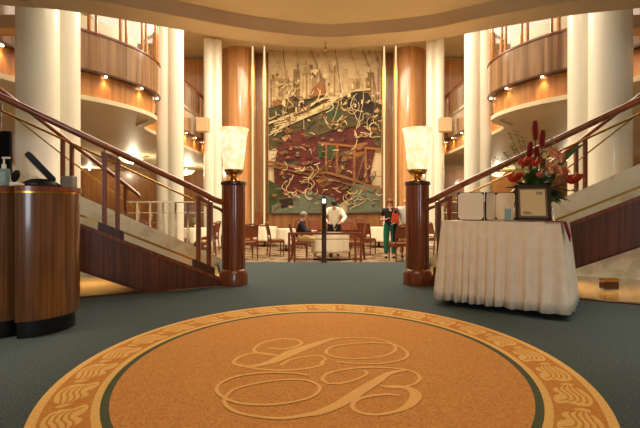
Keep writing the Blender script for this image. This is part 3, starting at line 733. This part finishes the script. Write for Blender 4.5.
MB().box((-.05, 0, .004), (.13, .14, .006)).build('fold', 'burgundy', sw, smooth=False)
# menu folders
def folder_panel(mb2, mb3, a, b_, h, th=.012):
    a, b_ = Vector(a), Vector(b_); u = (b_-a).normalized(); L = (b_-a).length; nrm = Vector((u.y, -u.x, 0))
    mb2.slab([a, b_, b_+Vector((0, 0, h)), a+Vector((0, 0, h))], -nrm*th)
    e_ = .005; c = .022; pts = []
    for x, z in ((e_+c, e_), (L-e_-c, e_), (L-e_, e_+c), (L-e_, h-e_-c), (L-e_-c, h-e_), (e_+c, h-e_), (e_, h-e_-c), (e_, e_+c)): pts.append(a+u*x+Vector((0, 0, z)))
    mb3.slab([p+nrm*.001 for p in pts], nrm*.002)
mf = empty('menu_folder', (0, 0, 0), 0, 'open three-panel menu folder with cream pages standing on the display table', 'menu')
zt_ = TZ+.003
p1, p2 = at(457.5, 219, 3.98), at(484, 219, 3.93); p3, p4, p5 = at(486, 219, 3.92), at(495.5, 219, 4.06), at(516, 219, 3.90)
mb2, mb3 = MB(), MB()
for u, v in ((p1, p2), (p3, p4), (p4, p5)):
    u = Vector((u.x, u.y, zt_)); v = Vector((v.x, v.y, zt_)); folder_panel(mb2, mb3, u, v, .255)
mb2.build('cover', 'black', mf, smooth=False); mb3.build('page', 'paper', mf, smooth=False)
# small clear bottle
p = at(508, 219, 3.74)
gb = empty('hand_gel_bottle', (p.x, p.y, TZ+.002), 0, 'small pale blue gel bottle in front of the menu folder', 'bottle')
MB().box((0, 0, .055), (.05, .03, .11)).build('bottle_body', 'bottle_blue', gb, smooth=False, bevel=.006)
MB().lathe([(.01, .11), (.01, .13)], (0, 0, 0), 12).build('cap', 'white_plastic', gb)
# picture frame, leaning on an easel
p = at(533.5, 219.5, 3.72); fa = ang+.42
fr = empty('notice_frame', (p.x, p.y, TZ+.006), fa-.05, 'dark framed gold notice leaning back in front of the flowers', 'frame')
tilt = Matrix.Rotation(-.18, 4, 'X')
def fb(c, d): 
    mb = MB(); mb.box(c, d); mb.v = [tuple(tilt @ Vector(v)) for v in mb.v]; return mb
Wf, Hf = .285, .315
m4 = MB()
for c, d in (((0, 0, .0125), (Wf, .02, .025)), ((0, 0, Hf-.0125), (Wf, .02, .025)), ((-Wf/2+.0125, 0, Hf/2), (.025, .02, Hf)), ((Wf/2-.0125, 0, Hf/2), (.025, .02, Hf))): m4.box(c, d)
m4.v = [tuple(tilt @ Vector(v)) for v in m4.v]; m4.build('border', 'frame_wood', fr, smooth=False)
fb((0, .004, Hf/2), (Wf-.05, .006, Hf-.05)).build('mat_board', 'print', fr, smooth=False)
fb((0, 0, Hf/2), (Wf-.085, .003, Hf-.085)).build('notice', 'paper_gold', fr, smooth=False)
tx = MB()
for i, (x, z, w_) in enumerate(((.055, .25, .055), (.055, .241, .045), (.055, .232, .05), (-.05, .075, .06), (-.055, .067, .05), (-.04, .059, .07))): tx.box((x, -.0025, z), (w_, .001, .004))
tx.v = [tuple(tilt @ Vector(v)) for v in tx.v]; tx.build('lettering', 'frame_wood', fr, smooth=False)
eb = MB()
for sx in (-1, 1): eb.tube([(sx*.165, .0, 0), (sx*.155, .03, .11), (sx*.13, .10, .2)], .007); eb.tube([(sx*.165, 0, .0), (sx*.15, .16, .0)], .007)
eb.tube([(-.165, 0.02, .05), (.165, .02, .05)], .005); eb.build('easel', 'chrome', fr)

# flowers
def flw():
    c = at(538, 219, 4.06)
    f = empty('flower_arrangement', (c.x, c.y, TZ+.002), 0, 'tall arrangement of red gingers, anthuriums and peach blooms behind the framed notice', 'flowers')
    MB().lathe([(.055, 0), (.07, .02), (.075, .10), (.06, .16), (.05, .18), (.058, .19)], (0, 0, 0), 28).build('vase', 'vase', f)
    K = 4.06/FL
    def L(px, py, dy=0): return Vector(((px-538)*K, dy, (219-py)*K))
    rr = random.Random(5); O = Vector((0, 0, .16))
    # foliage mass: each leaf a folded blade, all one fringe of greenery
    lf = MB()
    def leaf(mb, p, d, L_, wd, droop=.3):
        d = d.normalized(); side = d.cross(Vector((0, 0, 1))); side = side.normalized() if side.length > .01 else Vector((1, 0, 0))
        up = side.cross(d); vs = []; n = 5
        for i in range(n+1):
            u = i/n; c_ = p+d*L_*u-Vector((0, 0, 1))*droop*L_*u*u; ww = wd*math.sin(PI*min(.98, u*.85+.12))
            vs += [c_-side*ww+up*ww*.3, c_, c_+side*ww+up*ww*.3]
        fs = []
        for i in range(n): fs += [(3*i, 3*i+1, 3*i+4, 3*i+3), (3*i+1, 3*i+2, 3*i+5, 3*i+4)]
        mb.add(vs, fs)
    for i in range(150):
        a = rr.uniform(0, 2*PI); el = rr.uniform(-.25, 1.2); d = Vector((math.cos(a)*math.cos(el), .6*math.sin(a)*math.cos(el), math.sin(el)))
        p = Vector((0, 0, .24))+Vector((d.x*.20*rr.random(), d.y*.16*rr.random(), d.z*.2*rr.random()))
        leaf(lf, p, d, rr.uniform(.11, .19), rr.uniform(.022, .04))
    o = lf.build('foliage', 'leaf', f); tag(o, 'dark green leaf cluster', kind='stuff')
    lf = MB(); st_ = MB()
    for tipx, tipy, dy in ((510, 134, .0), (518, 130, .05), (525, 137, .04), (505, 153, 0), (499, 157, .05), (556, 138, .04), (575, 190, .0), (580, 178, .03), (497, 170, .02), (549, 130, .06), (513, 146, .02)):
        tip = L(tipx, tipy, dy); path = smooth_path([O, O.lerp(tip, .5)+Vector((0, 0, .04)), tip], 5); st_.tube(path, .0022, 5)
        for u in range(4, len(path)):
            for sgn in (-1, 1): leaf(lf, path[u], Vector((sgn*.8, rr.uniform(-.6, .6), rr.uniform(.1, .7))), .042, .015, .2)
    st_.build('sprig_stems', 'stem', f); tag(lf.build('pale_sprigs', 'leaf_light', f), kind='stuff')
    # broad strap leaf rising to the right
    a_ = [O, L(552, 178), L(560, 163), L(572, 151), L(584, 143)]; P = smooth_path(a_, 6); vs = []
    for i, p in enumerate(P):
        u = i/(len(P)-1); ww = .028*math.sin(PI*min(.97, .15+.8*u)); vs += [p+Vector((-.6*ww, 0, .8*ww)), p+Vector((.2*ww, -.2*ww, -.2*ww)), p+Vector((.6*ww, 0, -.8*ww))]
    MB().add(vs, [q for i in range(len(P)-1) for q in ((3*i, 3*i+1, 3*i+4, 3*i+3), (3*i+1, 3*i+2, 3*i+5, 3*i+4))]).build('strap_leaf', 'leaf_strap', f)
    # red ginger spikes
    for (bx_, by_, tx_, ty_, R0) in ((535, 140, 534.5, 121, .030), (541, 149, 542.5, 130, .028), (529, 158, 530.5, 142, .027), (537, 163, 536, 147, .026), (524, 170, 522, 158, .022)):
        a, b2 = L(bx_, by_, -.01), L(tx_, ty_, -.01); ax = (b2-a).normalized(); g = MB(); n = 10; H = (b2-a).length
        for i in range(n):
            u = i/n; r = R0*math.sin(PI*(.16+.80*u))**.9
            for k in range(7):
                an = k*2*PI/7+i*.45; dd = Vector((math.cos(an), math.sin(an), 0)); c_ = a+ax*H*u
                leaf(g, c_+dd*r*.35, ax*.75+dd*(1.1-.5*u), .020+r*.55, .011, -.25)
        g.sphere(a+ax*H*.5, 1, 10, (R0*.5, R0*.5, H*.5)); g.build('ginger_bloom', 'ginger', f)
        MB().tube([O, O.lerp(a, .6), a], .005, 6).build('flower_stem', 'stem', f)
    # anthuriums: heart shaped spathe and spadix
    for (x, y, dy, r, ax, m2) in ((509, 176, -.09, .064, -.1, 'bloom_red'), (567, 177.5, -.09, .070, .15, 'bloom_red'), (520, 161, -.06, .062, -.2, 'bloom_red'), (534, 174, -.10, .035, 0, 'bloom_coral'), (531, 162, -.07, .042, .3, 'bloom_red')):
        c_ = L(x, y, dy); h_ = MB(); pts = []
        for i in range(24):
            a = 2*PI*i/24; rad = r*(1+.22*math.cos(a)-.28*math.exp(-((a-PI)**2)*5))
            pts.append(c_+Vector((math.cos(a)*rad*1.15, -.5*math.sin(a)*rad, math.sin(a)*rad*.62+.012*math.cos(2*a))))
        h_.add([c_+Vector((0, .008, -.006))]+pts, [(0, i+1, (i+1) % 24+1) for i in range(24)]); q = h_.build('anthurium', m2, f)
        q2 = q.modifiers.new('solid', 'SOLIDIFY'); q2.thickness = .004
        MB().tube([c_+Vector((0, -.01, .0)), c_+Vector((.006, -.03, .022)), c_+Vector((.012, -.04, .045))], .005, 8).build('spadix', 'spadix', q)
        MB().tube(smooth_path([O, O.lerp(c_, .5)+Vector((0, 0, .03)), c_+Vector((0, .012, -.01))], 4), .004, 6).build('flower_stem', 'stem', f)
    # peach clustered blooms
    for (x, y, dy, r, m2) in ((549, 152, -.08, .042, 'bloom_peach'), (556, 157, -.07, .042, 'bloom_peach'), (543, 168, -.13, .046, 'bloom_peach'), (552, 170, -.13, .048, 'bloom_peach'), (560, 172, -.09, .036, 'bloom_coral'), (541, 147, .0, .026, 'bloom_cream'), (543, 155, -.03, .024, 'bloom_cream'), (553, 161, -.07, .022, 'bloom_cream'), (515, 168, -.07, .030, 'bloom_cream'), (522, 170, -.08, .030, 'bloom_cream')):
        g = MB(); c_ = L(x, y, dy)
        r *= 1.3
        for i in range(60):
            d = Vector((rr.gauss(0, 1), rr.gauss(0, 1), rr.gauss(0, 1))).normalized(); leaf(g, c_+d*r*.35, d+Vector((rr.uniform(-.4, .4), 0, rr.uniform(-.4, .4))), r*.7, r*.25, .1)
        g.sphere(c_, r*.5, 10); g.build('clustered_bloom', m2, f)
    return f
flw()
# ceiling-to-floor small objects under the right flight
p = at(609, 285, 5.0)
bg = empty('tan_handbag', (p.x, p.y, -.057), .2, 'small brown bag with clasp on the polished floor beneath the right stairs', 'bag')
MB().box((0, 0, .06), (.2, .1, .1)).build('bag_body', 'mahogany_dark', bg, smooth=False, bevel=.02)
MB().box((0, 0, .125), (.19, .1, .03)).build('flap', 'brass', bg, smooth=False, bevel=.01)

# ------------------------------------------------------------------ landing centre post and low balustrade
cp = empty('centre_post', (0.0, 7.12, 0), 0, 'dark slim metal post with glowing cap standing on the landing edge', 'post')
MB().lathe([(.05, 0), (.05, .02), (.04, .035), (.04, .95), (.046, .96), (.046, .98)], (0, 0, 0), 20).build('shaft', 'mahogany_dark', cp)
MB().lathe([(.024, .981), (.026, 1.0), (.026, 1.04), (.024, 1.05)], (0, 0, 0), 20).build('lens', 'knob_glow', cp)
MB().lathe([(.042, 1.051), (.042, 1.07), (.02, 1.10)], (0, 0, 0), 20).build('cap', 'knob_black', cp)
Yb = 11.2
lb = empty('low_balustrade', (at(325, 0, Yb).x, Yb, -.55), 0, 'low wooden rail with glass panels crossing in front of the central dining table', 'balustrade')
hw = 37*Yb/FL
MB().box((0, 0, .785), (2*hw, .06, .06)).build('top_rail', 'mahogany', lb, smooth=False, bevel=.008)
MB().tube([(-hw, 0, .64), (hw, 0, .64)], .012).build('upper_brass_rail', 'brass_bright', lb)
MB().tube([(-hw, 0, .14), (hw, 0, .14)], .010).build('lower_brass_rail', 'mahogany', lb)
for x in (-1, 1):
    for d in (.03, .17): MB().box((x*(hw-d), 0, .378), (.06, .05, .755)).build('post', 'mahogany', lb, smooth=False)
MB().box((0, 0, .39), (2*hw-.5, .01, .47)).build('glass_panel', 'glass', lb, smooth=False)

# ------------------------------------------------------------------ restaurant furniture
FZ = -.55
def make_chair():
    r = empty('dining_chair', (0, 0, FZ), 0, 'x', 'chair', 'wooden chairs in the restaurant')
    MB().box((0, 0, .44), (.46, .44, .05)).build('seat_frame', 'chair_wood', r, smooth=False, bevel=.01)
    MB().box((0, .01, .485), (.42, .40, .05)).build('seat_cushion', 'chair_leather', r, smooth=True, bevel=.02)
    for x in (-1, 1):
        MB().tube([(x*.2, .19, .42), (x*.2, .19, 0)], .02, 8, [.024, .015]).build('leg', 'chair_wood', r)
        MB().tube([(x*.2, -.2, .42), (x*.2, -.24, 0)], .02, 8, [.024, .016]).build('leg', 'chair_wood', r)
        MB().tube(smooth_path([(x*.2, -.2, .42), (x*.2, -.22, .7), (x*.19, -.29, .98)], 4), .02, 8).build('back_stile', 'chair_wood', r)
    MB().slab([(-.19, -.285, .96), (-.19, -.24, .64), (.19, -.24, .64), (.19, -.285, .96)], (0, .03, 0)).build('back_pad', 'chair_leather', r, smooth=False, bevel=.008)
    MB().tube([(-.19, -.29, .98), (0, -.30, 1.01), (.19, -.29, .98)], .022, 8).build('top_rail', 'chair_wood', r)
    MB().box((0, -.225, .56), (.38, .02, .03)).build('cross_rail', 'chair_wood', r, smooth=False)
    return r
chair0 = make_chair(); used = [False]
def chair(px, py, rz, label):
    Y = 1.45*FL/(py-HY); p = at(px, 0, Y)
    c = chair0 if not used[0] else copy_tree(chair0); used[0] = True
    c.location = (p.x, p.y, FZ); c.rotation_euler = (0, 0, rz); c['label'] = label
    return c
def make_table():
    r = empty('dining_table', (0, 0, FZ), 0, 'x', 'table', 'cloth-covered tables in the restaurant')
    MB().lathe([(.44, .70), (.44, .728)], (0, 0, 0), 32).build('tabletop', 'chair_wood', r)
    MB().lathe([(.24, 0), (.24, .03), (.05, .06), (.04, .66), (.12, .70)], (0, 0, 0), 20).build('pedestal', 'chair_wood', r)
    return r
tab0 = make_table(); usedt = [False]
cloth0 = drape('tablecloth', .92, .92, .22, .737, 'cloth_white', None, .02, .1, .05, 3, True)
def table(px, py, r, where, setting=True):
    Y = 1.45*FL/(py-HY); p = at(px, 0, Y)
    if usedt[0]: t_, c = copy_tree(tab0), copy_tree(cloth0)
    else: t_, c = tab0, cloth0
    usedt[0] = True
    for o in (t_, c): o.location = (p.x, p.y, FZ); o.scale = (r/.46, r/.46, 1)
    t_['label'] = 'round table under its white cloth, '+where
    tag(c, 'white tablecloth draped over the round table '+where, 'tablecloth', 'white tablecloths in the restaurant')
    return Vector((p.x, p.y, FZ+.742))
def glass_on(p, dx, dy, label, folded=False):
    g = empty('wine_glass', (p.x+dx, p.y+dy, p.z), 0, label, 'glass', 'stemmed glasses on the restaurant tables')
    MB().lathe([(.035, 0), (.035, .004), (.005, .008), (.005, .08), (.035, .11), (.038, .15), (.03, .19)], (0, 0, 0), 14, closed=False).build('bowl_and_stem', 'glass', g)
T1 = table(331, 259, .50, 'in the centre behind the low rail')
T2 = table(379, 247, .42, 'right of the centre beside the standing couple')
T3 = table(265, 246, .46, 'nearest the left gold strips')
T4 = table(286, 250.5, .32, 'just left of the seated guest')
T6 = table(196, 249, .5, 'with silvery plant, behind the left stairs')
T7 = table(168, 246, .5, 'seen through the left stair glass')
T8 = table(120, 246, .5, 'seen between the left double posts')
T9 = table(446, 249, .5, 'behind the right pillar and stair rail')
for p, l in ((T1, 'stemmed glass on the central table by the waiter'), (T3, 'stemmed glass on the table by the left gold strips'), (T2, 'stemmed glass on the table beside the couple')):
    glass_on(p, .12, -.1, l)
ch = [(300, 259.5, -PI/2, 'chair the navy-clad guest sits on, behind the low rail'),
      (356, 259, PI/2, 'empty chair at the right side of the central table'),
      (248, 259.5, .5, 'tall-backed chair close to the left pillar'),
      (276, 256, -1.25, 'chair angled toward the left table, left of the low rail'),
      (399, 261.5, .3, 'chair in front of the standing man, near the right pillar'),
      (367, 254.5, -.5, 'chair right of the low rail facing the small table'),
      (246, 250, -1.3, 'chair left of the table nearest the left gold strips'),
      (298, 248, 2.9, 'rear chair behind the seated guest, by the wainscot'),
      (315, 246.5, 3.3, 'rear chair directly behind the waiter, left side'),
      (346, 248.5, 3.0, 'rear chair just right of the waiter by the wainscot'),
      (357, 246.5, 2.7, 'second rear chair right of the waiter by the wainscot'),
      (210, 252, 1.4, 'chair just left of the left pillar seen through glass'),
      (182, 254, -1.2, 'chair between the two tables seen through the left glass'),
      (154, 250, -1.5, 'chair left of the middle table seen through the left glass'),
      (108, 248, -1.6, 'chair behind the left double post'),
      (134, 249, 1.6, 'chair right of the far left table seen through glass'),
      (436, 254, -1.2, 'chair just right of the right pillar seen through glass'),
      (176, 258, -.4, 'nearest chair seen low through the left stair glass'),
      (205, 259, 2.4, 'chair beside the last left rail post, facing away'),
      (146, 256, .9, 'chair half hidden by the left cheek wall below the glass'),
      (464, 252.5, 1.5, 'chair right of the table behind the right stair rail'),
      (228, 248, .4, 'chair mostly hidden behind the left pillar')]
for a in ch: chair(*a)
# centrepiece plant near the left glass
def plant(P, label, n=60, h=.34):
    g = empty('table_plant', P, 0, label, 'plant')
    MB().lathe([(.05, 0), (.07, .08), (.06, .12)], (0, 0, 0), 16).build('pot', 'cream', g)
    rr = random.Random(9); mb = MB()
    for i in range(n):
        a = rr.uniform(0, 2*PI); d = Vector((math.cos(a)*rr.uniform(.2, .8), math.sin(a)*rr.uniform(.2, .8), 1)).normalized()*h*rr.uniform(.6, 1)
        b0 = Vector((0, 0, .1)); sd = Vector((-d.y, d.x, 0)).normalized()*.018
        mb.add([b0, b0+d*.5+sd, b0+d, b0+d*.5-sd], [(0, 1, 2, 3)])
    tag(mb.build('foliage', 'silver_green', g, smooth=False), 'silvery leaf tuft', kind='stuff')
plant(T6, 'silvery plant on the table seen through the left glass beside the last post')

# buffet trays / baskets on the left rear table
bk = empty('bread_basket', (T3.x-.1, T3.y+.05, T3.z), 0, 'woven bread basket on the table nearest the left gold strips', 'basket')
MB().lathe([(.1, 0), (.13, .06), (.125, .065), (.095, .012)], (0, 0, 0), 20).build('basket_rim', 'chair_leather', bk)
for i, (x, y) in enumerate(((-.04, 0), (.05, .02), (0, -.05))): 
    tag(MB().sphere((T3.x-.1+x, T3.y+.05+y, T3.z+.055), .04, 12, (1.1, 1, .7)).build('bread_roll', 'paper_gold'), ['round bread roll at the left of the basket', 'round bread roll at the right of the basket', 'round bread roll at the front of the basket'][i], 'bread roll', 'bread rolls in the basket')

# ------------------------------------------------------------------ people
def skin(name, verts, edges, mat_, parent, root=0, sub=2):
    me = bpy.data.meshes.new(name); me.from_pydata([v[0] for v in verts], edges, []); me.materials.append(M[mat_])
    o = bpy.data.objects.new(name, me); sc.collection.objects.link(o); o.parent = parent
    o.modifiers.new('skin', 'SKIN')
    if not me.skin_vertices: me.attributes  # layer is made with the modifier
    for i, v in enumerate(verts):
        sv = me.skin_vertices[0].data[i]; r = v[1]; sv.radius = r if isinstance(r, tuple) else (r, r); sv.use_root = (i == root)
    o.modifiers['skin'].use_smooth_shade = True
    m_ = o.modifiers.new('sub', 'SUBSURF'); m_.levels = sub; m_.render_levels = sub
    return o
def person(loc, rz, J, clothes, hair, skin_m, label, bald=False, shoes='black', hair_bun=False):
    """J: joint name -> local position (x right, y forward, z up)."""
    g = empty('person', loc, rz, label, 'person', None)
    J = {k: Vector(v) for k, v in J.items()}
    V = [(J['pelvis'], (.15, .11)), (J['waist'], (.13, .095)), (J['chest'], (.165, .11)), (J['neckb'], (.06, .06)), (J['neck'], (.052, .055)), (J['head'], (.078, .092)), (J['crown'], (.06, .07))]
    E_ = [(0, 1), (1, 2), (2, 3), (3, 4), (4, 5), (5, 6)]
    def chain(start, items):
        prev = start
        for p, r in items:
            V.append((p, r)); E_.append((prev, len(V)-1)); prev = len(V)-1
        return prev
    for sd in 'LR':
        sh, el, wr = J['sh'+sd], J['el'+sd], J['wr'+sd]; hd = J['ha'+sd]
        wi = chain(2, [(sh, .062), (sh.lerp(el, .5), .048), (el, .040), (el.lerp(wr, .4), .038), (wr, .026), (wr.lerp(hd, .5), (.034, .018))])
        d = (hd-wr).normalized(); u = d.cross(Vector((0, 0, 1))); u = u.normalized() if u.length > .05 else Vector((0, 1, 0))
        if sd == 'L' and abs(d.z) > .7: pass
        for k, ln in enumerate((.07, .08, .075, .06)):
            b0 = wr.lerp(hd, .85)+u*(.024-.016*k); chain(wi, [(b0, .009), (b0+d*ln*.5, .008), (b0+d*ln-Vector((0, 0, .012)), .007)])
        t0 = wr.lerp(hd, .4)+u*.034; chain(wi, [(t0, .011), (t0+d*.03+u*.016, .009)])
        hp, kn, an, to = J['hp'+sd], J['kn'+sd], J['an'+sd], J['to'+sd]
        chain(0, [(hp, .088), (hp.lerp(kn, .5), .075), (kn, .056), (kn.lerp(an, .35), .056), (an, .036), (an.lerp(to, .4)-Vector((0, 0, .02)), .034), (to, .026)])
    body = skin('body', V, E_, skin_m, g)
    H = J['head']; f = (J.get('look', Vector((0, 1, 0)))).normalized(); rt = f.cross(Vector((0, 0, 1))).normalized(); up = rt.cross(f)
    fc = H+up*.01
    MB().sphere(fc+f*.098+up*.0-up*.01, .016, 8, (.7, 1, 1.3)).build('nose', skin_m, g)
    for q in (-1, 1):
        MB().sphere(fc+f*.083+rt*q*.03+up*.022, .010, 8).build('eye', 'eye', g)
        MB().sphere(fc+rt*q*.082, .022, 8, (.4, .8, 1.2)).build('ear', skin_m, g)
    MB().sphere(fc+f*.086-up*.045, .016, 8, (1.2, .5, .35)).build('mouth', 'lip', g)
    hm = MB(); R_ = Matrix((rt, f, up)).transposed()
    if bald: hm.sphere(fc-f*.035-up*.01, .088, 16, (1.02, .85, .5), R_)
    else:
        hm.sphere(fc-f*.022+up*.035, .097, 16, (1.0, 1.08, .98), R_)
        if hair_bun: hm.sphere(fc-f*.07-up*.02, .08, 12, (1.15, .7, 1.2), R_)
    hm.build('hair', hair, g)
    for name, mat_, kind in clothes:
        if kind == 'top' or kind == 'top_short':
            lo_ = J['pelvis']-Vector((0, 0, .16 if 'jacket' in name else (.02 if J['knL'].z > .54 else .09)))
            V2 = [(lo_, (.185, .15)), (J['waist'], (.165, .13)), (J['chest'], (.20, .14)), (J['neckb'], (.08, .075))]; E2 = [(0, 1), (1, 2), (2, 3)]
            for sd in 'LR':
                sh, el, wr = J['sh'+sd], J['el'+sd], J['wr'+sd]; n = len(V2)
                if kind == 'top': V2 += [(sh, .086), (sh.lerp(el, .5), .074), (el, .066), (el.lerp(wr, .5), .06), (el.lerp(wr, .9), .048)]; E2 += [(2, n), (n, n+1), (n+1, n+2), (n+2, n+3), (n+3, n+4)]
                else: V2 += [(sh, .078), (sh.lerp(el, .65), .062)]; E2 += [(2, n), (n, n+1)]
            skin(name, V2, E2, mat_, g)
        elif kind == 'trousers':
            V2 = [(J['waist'], (.150, .118)), (J['pelvis'], (.168, .13))]; E2 = [(0, 1)]
            for sd in 'LR':
                hp, kn, an = J['hp'+sd], J['kn'+sd], J['an'+sd]; n = len(V2)
                V2 += [(hp, .112), (hp.lerp(kn, .5), .10), (kn, .082), (kn.lerp(an, .5), .076), (kn.lerp(an, .93), .07)]; E2 += [(1, n), (n, n+1), (n+1, n+2), (n+2, n+3), (n+3, n+4)]
            skin(name, V2, E2, mat_, g)
    for sd in 'LR':
        a, b_ = J['an'+sd], J['to'+sd]; d = (b_-a); d.z = 0; d.normalize(); c = a.lerp(b_, .45); zf = min(a.z, b_.z)-.03
        R3 = Matrix((Vector((d.y, -d.x, 0)), d, Vector((0, 0, 1)))).transposed()
        MB().sphere((c.x, c.y, zf+.015), .12, 14, (.36, 1, .38), R3).build('shoe', shoes, g)
    return g
def stand(h=1.0, wide=.1):
    J = dict(pelvis=(0, 0, .95), waist=(0, 0, 1.1), chest=(0, 0, 1.32), neckb=(0, .0, 1.46), neck=(0, .01, 1.51), head=(0, .02, 1.60), crown=(0, .015, 1.67))
    for q, sd in ((-1, 'L'), (1, 'R')):
        J['sh'+sd] = (q*.19, 0, 1.40); J['el'+sd] = (q*.23, -.02, 1.12); J['wr'+sd] = (q*.235, .06, .88); J['ha'+sd] = (q*.235, .08, .80)
        J['hp'+sd] = (q*wide, 0, .90); J['kn'+sd] = (q*(wide+.01), .02, .50); J['an'+sd] = (q*(wide+.01), -.01, .085); J['to'+sd] = (q*(wide+.02), .15, .04)
    if h != 1.0: J = {k: tuple(c*h for c in v) for k, v in J.items()}
    return J
def floor_at(px, Y): return (at(px, 0, Y).x, Y, FZ)
# waiter bending over the central table (faces us, leaning forward)
J = stand(1.06)
J.update(pelvis=(0, -.05, 1.0), waist=(0, 0, 1.13), chest=(0, .16, 1.33), neckb=(0, .25, 1.45), neck=(0, .29, 1.49), head=(.0, .36, 1.55), crown=(0, .36, 1.62), look=(.15, .8, -.6))
for q, sd in ((-1, 'L'), (1, 'R')):
    J['sh'+sd] = (q*.19, .17, 1.38); J['el'+sd] = (q*.34, .28, 1.16); J['wr'+sd] = (q*.2, .47, 1.02); J['ha'+sd] = (q*.14, .53, 1.0)
wt = person(floor_at(334, 13.15), PI, J, [('jacket', 'jacket_white', 'top'), ('trousers', 'black_cloth', 'trousers')], 'hair_dark', 'skin', 'person in white jacket with dark hair bending over the central table')
# woman in black top and green trousers with an orange bag
J = stand(.99); J.update(elR=(.25, .0, 1.10), wrR=(.12, .2, 1.12), haR=(.06, .23, 1.15), elL=(-.25, .0, 1.1), wrL=(-.14, .2, 1.02), haL=(-.08, .24, 1.0))
wm = person(floor_at(390, 12.55), PI-.15, J, [('top', 'black_cloth', 'top_short'), ('trousers', 'green_cloth', 'trousers')], 'hair_red', 'skin2', 'person with reddish hair in black top and green trousers holding an orange bag', hair_bun=True)
dc = MB()
pts_ = [(-.09, .15, 1.0), (-.16, .15, 1.02), (-.24, .14, 1.0), (-.25, .12, .6), (-.22, .11, .28), (-.15, .13, .22), (-.10, .15, .3), (-.08, .16, .65)]
dc.slab(pts_, (0, .035, 0)); o_ = dc.build('draped_coat', 'black_cloth', wm, smooth=False, bevel=.012)
hb = empty('orange_handbag', (wm.location.x+.1, wm.location.y-.34, FZ+1.03), .1, 'bright orange bag held at the chest of the person in green trousers', 'bag')
MB().slab([(-.12, 0, 0), (.12, 0, 0), (.09, 0, .24), (-.07, 0, .28)], (0, .07, 0)).build('bag_body', 'bag_orange', hb, smooth=False, bevel=.015)
MB().tube(smooth_path([(-.07, .035, .26), (-.03, .035, .36), (.05, .035, .36), (.08, .035, .23)], 5), .01).build('strap', 'bag_orange', hb)
# bald man beside her
J = stand(1.02); J.update(elR=(.24, -.02, 1.14), wrR=(.2, .14, .98), haR=(.18, .2, .95), elL=(-.25, 0, 1.14), wrL=(-.2, .12, .96), haL=(-.17, .18, .93))
person(floor_at(405.5, 12.75), PI+.1, J, [('shirt', 'shirt_pale', 'top'), ('trousers', 'khaki', 'trousers')], 'hair_grey', 'skin2', 'balding person in pale shirt and tan trousers beside the right pillar', bald=True)
# seated guest in navy, facing right toward the table
J = dict(pelvis=(0, -.02, .60), waist=(0, 0, .74), chest=(0, .04, .95), neckb=(0, .07, 1.09), neck=(0, .085, 1.13), head=(0, .12, 1.22), crown=(0, .12, 1.29), look=(0, 1, -.1))
for q, sd in ((-1, 'L'), (1, 'R')):
    J['sh'+sd] = (q*.19, .05, 1.02); J['el'+sd] = (q*.24, .14, .78); J['wr'+sd] = (q*.14, .36, .80); J['ha'+sd] = (q*.1, .43, .81)
    J['hp'+sd] = (q*.09, .03, .59); J['kn'+sd] = (q*.12, .44, .56); J['an'+sd] = (q*.12, .42, .09); J['to'+sd] = (q*.13, .57, .04)
Yc = 1.45*FL/(259.5-HY)
person((at(300, 0, Yc).x, Yc, FZ), -PI/2, J, [('sweater', 'navy', 'top'), ('trousers', 'beige', 'trousers')], 'hair_grey', 'skin', 'grey-haired person in navy top and beige trousers seated at the central table')
